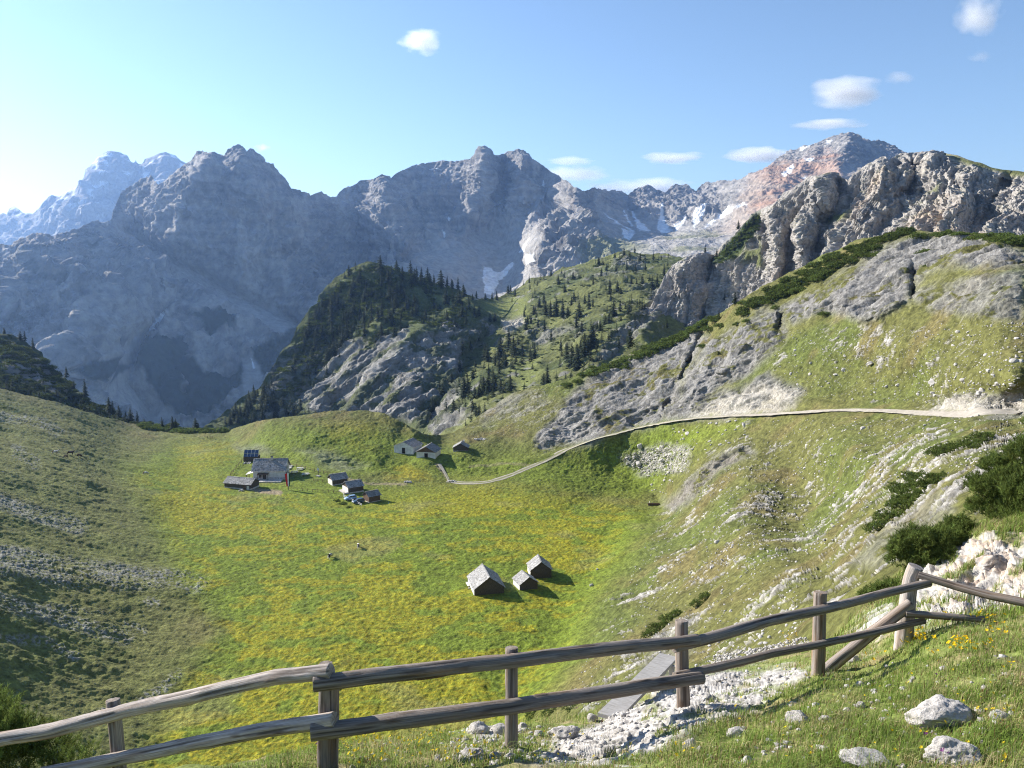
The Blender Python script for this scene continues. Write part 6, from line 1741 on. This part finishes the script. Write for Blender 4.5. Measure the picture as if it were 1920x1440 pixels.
rubble(LB, [([(1165, 862), (1225, 835), (1290, 838), (1285, 885), (1215, 895)], 700), ([(1250, 950), (1300, 905), (1420, 850), (1450, 790), (1920, 775), (1920, 830), (1800, 880), (1600, 1020), (1300, 1120), (1180, 1150), (1180, 1080)], 2300), ([(1470, 745), (1440, 680), (1480, 620), (1700, 610), (1920, 600), (1920, 765)], 1500), ([(870, 815), (960, 745), (1050, 720), (1040, 790), (900, 840)], 220), ([(1060, 1330), (1100, 1220), (1200, 1130), (1500, 1080), (1500, 1190), (1300, 1260), (1150, 1320)], 500)], 'countless small pale stones strewn over the right hillside', (.08, .26))
rubble(LA, [([(1040, 1410), (1090, 1375), (1170, 1330), (1300, 1265), (1500, 1250), (1520, 1275), (1420, 1330), (1250, 1400), (1060, 1440)], 700), ([(840, 1370), (1000, 1360), (1120, 1370), (1050, 1430), (850, 1430)], 260), ([(1300, 1440), (1350, 1370), (1600, 1250), (1900, 1220), (1900, 1440)], 260), ([(640, 1400), (1000, 1370), (1100, 1440), (640, 1440)], 160), ([(1300, 1245), (1400, 1218), (1510, 1195), (1520, 1208), (1420, 1238)], 700)], 'loose white chips on bare rock and turf near the fence', (.014, .045))

# ================================================================== GRASS AND FLOWERS
def blades(n, poly, hmin, hmax, width, seed):
    r = np.random.default_rng(seed)
    q = np.asarray(poly, float); lo, hi = q.min(0), q.max(0)
    xy = r.uniform(lo, hi, (int(n * 2.2), 2)); xy = xy[inpoly(xy[:, 0], xy[:, 1], q)][:n]
    B = LA.base(xy[:, 0], xy[:, 1])
    rk, _ = A_rock(B, xy[:, 0], xy[:, 1])
    cl = fbm(B, 2.2, (3, 3, 3), 3)
    keep = (rk < .35 + .25 * r.random(len(rk))) & (r.random(len(rk)) < .62 + .9 * cl)
    xy = xy[keep]; P = LA.at(xy[:, 0], xy[:, 1]); cl = cl[keep]; n = len(P)
    h = r.uniform(hmin, hmax, n) * (1 + .45 * cl)
    a = r.random(n) * 6.283; lean = r.uniform(.15, .95, n)
    dx = np.stack([np.cos(a), np.sin(a), 0 * a], 1)
    dx[:, 0] += .25; dx[:, 1] -= .25
    sd = np.stack([-np.sin(a + r.normal(0, .6, n)), np.cos(a), 0 * a], 1) * (width * r.uniform(.6, 1.3, n))[:, None]
    up = np.array([0, 0, 1.0])
    m1 = P + up * (h * .55)[:, None] + dx * (h * lean * .25)[:, None]
    tip = P + up * (h * (1 - .35 * lean))[:, None] + dx * (h * lean * .8)[:, None]
    P = P - up * .01
    V = np.stack([P - sd, P + sd, m1 + sd * .7, m1 - sd * .7, tip], 1).reshape(-1, 3)
    i0 = np.arange(n) * 5
    F3 = np.concatenate([np.stack([i0, i0 + 1, i0 + 2], 1), np.stack([i0, i0 + 2, i0 + 3], 1), np.stack([i0 + 3, i0 + 2, i0 + 4], 1)])
    dry = smooth(.46, .88, r.random(n) * .75 + .35 * fbm(P, 1.3, (9, 1, 1), 3) + .1)
    g = np.array((.18, .255, .05)) * r.uniform(.6, 1.5, (n, 1)); s = np.array((.56, .46, .25)) * r.uniform(.6, 1.25, (n, 1))
    red = (r.random(n) < .06)[:, None]
    c = g * (1 - dry[:, None]) + s * dry[:, None]; c = np.where(red, np.array((.16, .07, .04)), c)
    C = np.repeat(c, 5, 0)
    return V, F3, C


m_grass = mat_attr('grass_blade', bump=0, vary=.15, scale=3, translucent=.35)
parts_ = [blades(int(170000 * max(RES, .6)), [(330, 1460), (640, 1385), (960, 1355), (1130, 1335), (1300, 1262), (1500, 1205), (1600, 1195), (1720, 1170), (1960, 1140), (2150, 1120), (2150, 1480), (330, 1480)], .03, .085, .0036, 1),
          blades(13000, [(640, 1385), (960, 1355), (1130, 1335), (1300, 1262), (1500, 1205), (1600, 1195), (1720, 1170), (1960, 1140), (1960, 1480), (330, 1480)], .12, .26, .0020, 2),
          blades(30000, [(1560, 1200), (1600, 1160), (1700, 1062), (1800, 1002), (1960, 930), (1960, 1150), (1720, 1180)], .10, .26, .006, 3)]
o_ = 0; Vs = []; Fa = []; Ca = []
for V, Fs, C in parts_:
    Vs.append(V); Fa.append(Fs + o_); Ca.append(C); o_ += len(V)
og = link('grass', new_mesh('grass', np.concatenate(Vs), np.concatenate(Fa), m_grass, np.concatenate(Ca)))
tag(og, 'green and straw coloured grass blades on the near slope', 'grass', kind='stuff')


def flowers(name, spots, n, spread, size, col, label, hs=(.08, .18)):
    Vs, Fa, Ca = [], [], []; o = 0
    XY = []
    for (x, y, k) in spots:
        XY += [(x + rng.normal(0, spread[0]), y + rng.normal(0, spread[1])) for _ in range(k)]
    XY = np.array(XY); P = LA.at(XY[:, 0], XY[:, 1])
    for p in P:
        h = rng.uniform(*hs); tx, ty = rng.normal(0, .02, 2); top = p + np.array([tx, ty, h])
        s = size * rng.uniform(.7, 1.3)
        V = [p + np.array([-.0015, 0, -.01]), p + np.array([.0015, 0, -.01]), top]; Fs = [(0, 1, 2)]; cc = [(.06, .10, .02)] * 3
        tilt = rng.normal(0, .5, 2)
        for k in range(7):
            a = k * .8976 + rng.random(); q = len(V)
            e = lambda aa, rr: top + np.array([math.cos(aa) * rr, math.sin(aa) * rr, rr * (tilt[0] * math.cos(aa) + tilt[1] * math.sin(aa)) + rr * .5])
            V += [top, e(a - .4, s * .8), e(a, s * 1.1), e(a + .4, s * .8)]; Fs += [(q, q + 1, q + 2), (q, q + 2, q + 3)]
            c = np.array(col) * rng.uniform(.8, 1.15); cc += [c] * 4
        Vs.append(np.array(V)); Fa.append(np.array(Fs) + o); o += len(V); Ca.append(np.array(cc, float))
    ob = link(name, new_mesh(name, np.concatenate(Vs), np.concatenate(Fa), m_grass, np.concatenate(Ca)))
    return tag(ob, label, 'flowers', kind='stuff')


ys = [(1480, 1208, 14), (1722, 1205, 16), (1735, 1212, 14), (1795, 1222, 22), (1812, 1226, 12), (1690, 1223, 6), (1748, 1238, 4), (1873, 1200, 6), (1850, 1228, 5), (1640, 1240, 6), (1780, 1165, 10), (1840, 1170, 10), (1870, 1180, 10), (1880, 1260, 3)]
flowers('wildflowers', ys, 0, (9, 5), .020, (.78, .50, .01), 'yellow flower heads clustered on the grassy bank at right')
ys2 = [(rng.uniform(620, 920), rng.uniform(1385, 1440), 1) for _ in range(150)] + [(rng.uniform(1000, 1300), rng.uniform(1385, 1440), 1) for _ in range(30)] + [(rng.uniform(1300, 1900), rng.uniform(1250, 1440), 1) for _ in range(90)]
flowers('wildflowers', ys2, 0, (6, 4), .013, (.75, .55, .02), 'small scattered yellow flowers low in the near grass', (.05, .12))
flowers('wildflowers', [(1728, 1392, 4), (1758, 1292, 3), (778, 1377, 2), (1082, 1346, 2), (1772, 1440, 2), (600, 1420, 3)], 0, (2, 3), .013, (.16, .03, .16), 'few purple flower spikes in the near grass', (.10, .18))

# ================================================================== CLOUDS
def cloud_mat(seed, dens):
    m, nt, bs = mat_new('cloud_vapour'); N = nt.nodes; L = nt.links; N.remove(bs)
    tc = N.new('ShaderNodeTexCoord'); no = N.new('ShaderNodeTexNoise'); no.noise_dimensions = '4D'
    no.inputs['Scale'].default_value = 1.6; no.inputs['Detail'].default_value = 4; no.inputs['W'].default_value = seed
    L.new(tc.outputs['Object'], no.inputs['Vector'])
    ln = N.new('ShaderNodeVectorMath'); ln.operation = 'LENGTH'; L.new(tc.outputs['Object'], ln.inputs[0])
    a = N.new('ShaderNodeMath'); a.operation = 'SUBTRACT'; a.inputs[0].default_value = 1.0; L.new(ln.outputs['Value'], a.inputs[1])
    b = N.new('ShaderNodeMath'); b.operation = 'MULTIPLY_ADD'; L.new(no.outputs['Fac'], b.inputs[0]); b.inputs[1].default_value = 1.5; b.inputs[2].default_value = -.95
    c = N.new('ShaderNodeMath'); c.operation = 'ADD'; L.new(a.outputs[0], c.inputs[0]); L.new(b.outputs[0], c.inputs[1])
    d = N.new('ShaderNodeMath'); d.operation = 'MULTIPLY'; d.use_clamp = False; d.inputs[1].default_value = dens; L.new(c.outputs[0], d.inputs[0])
    e = N.new('ShaderNodeMath'); e.operation = 'MAXIMUM'; e.inputs[1].default_value = 0; L.new(d.outputs[0], e.inputs[0])
    pv = N.new('ShaderNodeVolumePrincipled'); pv.inputs['Color'].default_value = (1, 1, 1, 1); pv.inputs['Anisotropy'].default_value = .55
    L.new(e.outputs[0], pv.inputs['Density']); L.new(pv.outputs[0], N['Material Output'].inputs['Volume'])
    return m


bm = bmesh.new(); bmesh.ops.create_icosphere(bm, subdivisions=3, radius=1.0); cme = bpy.data.meshes.new('cloud'); bm.to_mesh(cme); bm.free()
CL = [(790, 78, 78, 44, 'small ragged white cloud alone high over the middle peaks', .012), (1832, 30, 88, 74, 'ragged white cloud cut by the top right corner', .010), (1584, 172, 136, 54, 'puffy white cloud above the reddish summit', .012), (1552, 233, 124, 20, 'thin flat cloud between the puffy one and the reddish summit', .010),
      (1430, 291, 136, 28, 'flat lens cloud touching the left shoulder of the reddish summit', .014), (1262, 296, 118, 22, 'flat lens cloud left of the reddish summit, alone', .011), (1068, 301, 90, 16, 'thin lens cloud just right of the middle peaks', .009), (1080, 328, 120, 34, 'soft low cloud resting behind the slope of the middle peaks', .009),
      (1235, 350, 130, 36, 'white cloud rising behind the jagged ridge', .014), (1150, 352, 110, 28, 'small cloud tucked behind the saddle of the jagged ridge', .010), (1688, 146, 54, 26, 'faint wisp right of the puffy cloud', .005), (1838, 106, 44, 20, 'faint wisp below the top right cloud', .004), (492, 277, 30, 14, 'tiny cloud just right of the highest left peak', .008)]
for i, (px, py, w_, h_, lb, dn) in enumerate(CL):
    D = 13500
    p = W3(px, py, D); o = link('cloud', cme.copy()); o.data.materials.append(cloud_mat(i * 3.7, dn * 1.1))
    o.location = p; o.scale = (w_ / FPX * D / 2 * 1.25, w_ / FPX * D / 2 * .6, h_ / FPX * D / 2 * 1.3)
    tag(o, lb, 'cloud', 'small fair weather clouds')
# ================================================================== VALLEY FLOOR, AIR, SKY, SUN, CAMERA
ang = np.linspace(0, 2 * np.pi, 65)[:-1]
V = [(0, 0, -560)] + [(9000 * math.cos(a), 9000 * math.sin(a), -560) for a in ang]
me = new_mesh('valley_floor', V, [(0, i + 1, (i + 1) % 64 + 1) for i in range(64)], mat_noise('valley_floor', (.035, .05, .02), (.07, .085, .04), scale=.01, bump=0))
tag(link('terrain', me), 'dark wooded valley floor far below the meadow', 'valley', kind='structure')

SUN_AZ, SUN_EL = math.radians(-62), math.radians(26.5)
w = bpy.data.worlds.new('World'); scene.world = w; w.use_nodes = True
nt = w.node_tree; bg = nt.nodes['Background']
sky = nt.nodes.new('ShaderNodeTexSky'); sky.sky_type = 'NISHITA'; sky.sun_disc = False
sky.sun_elevation = SUN_EL; sky.sun_rotation = SUN_AZ; sky.altitude = 2000; sky.air_density = 1.15; sky.dust_density = 0.7; sky.ozone_density = 2.5
nt.links.new(sky.outputs[0], bg.inputs[0]); bg.inputs[1].default_value = SKY_STRENGTH
sl = bpy.data.lights.new('sun', 'SUN'); sl.energy = SUN_ENERGY; sl.angle = math.radians(.53); sl.color = (1, .94, .85)
so = bpy.data.objects.new('sun', sl); COL.objects.link(so)
sd = Vector((math.sin(SUN_AZ) * math.cos(SUN_EL), math.cos(SUN_AZ) * math.cos(SUN_EL), math.sin(SUN_EL)))
so.rotation_euler = sd.to_track_quat('Z', 'Y').to_euler()
so.location = sd * 100

# the air of the valley: one even volume round everything below the clouds
hz, hnt, _ = mat_new('valley_air')
hnt.nodes.remove(_)
pv = hnt.nodes.new('ShaderNodeVolumePrincipled')
pv.inputs['Color'].default_value = (*HAZE_COL, 1); pv.inputs['Density'].default_value = HAZE_DENS; pv.inputs['Anisotropy'].default_value = HAZE_ANI
hnt.links.new(pv.outputs[0], hnt.nodes['Material Output'].inputs['Volume'])
mb = MB(); mb.box((0, 3000, (-562 + HAZE_TOP) / 2), (19000, 19000, HAZE_TOP + 562))
ho = mb.build('haze', hz); tag(ho, 'thin blue summer haze filling the whole valley', 'haze', kind='stuff')

cam = bpy.data.cameras.new('camera'); co = bpy.data.objects.new('camera', cam); COL.objects.link(co)
cam.sensor_fit = 'HORIZONTAL'; cam.sensor_width = 36; cam.lens = 36 * FPX / 1920
cam.clip_start = .1; cam.clip_end = 60000
co.rotation_euler = (math.radians(90) - PITCH, 0, 0)
scene.camera = co
scene.render.engine = 'CYCLES'
cy = scene.cycles
cy.max_bounces = 6; cy.diffuse_bounces = 2; cy.glossy_bounces = 1; cy.transmission_bounces = 2; cy.transparent_max_bounces = 6; cy.volume_bounces = 4
cy.caustics_reflective = False; cy.caustics_refractive = False; cy.sample_clamp_indirect = 5
cy.filter_width = 1.1; cy.use_denoising = True; cy.denoising_prefilter = 'NONE'; cy.use_adaptive_sampling = True; cy.adaptive_threshold = .006
scene.view_settings.view_transform = 'Standard'; scene.view_settings.look = 'None'; scene.view_settings.gamma = 1; scene.view_settings.exposure = EXPOSURE
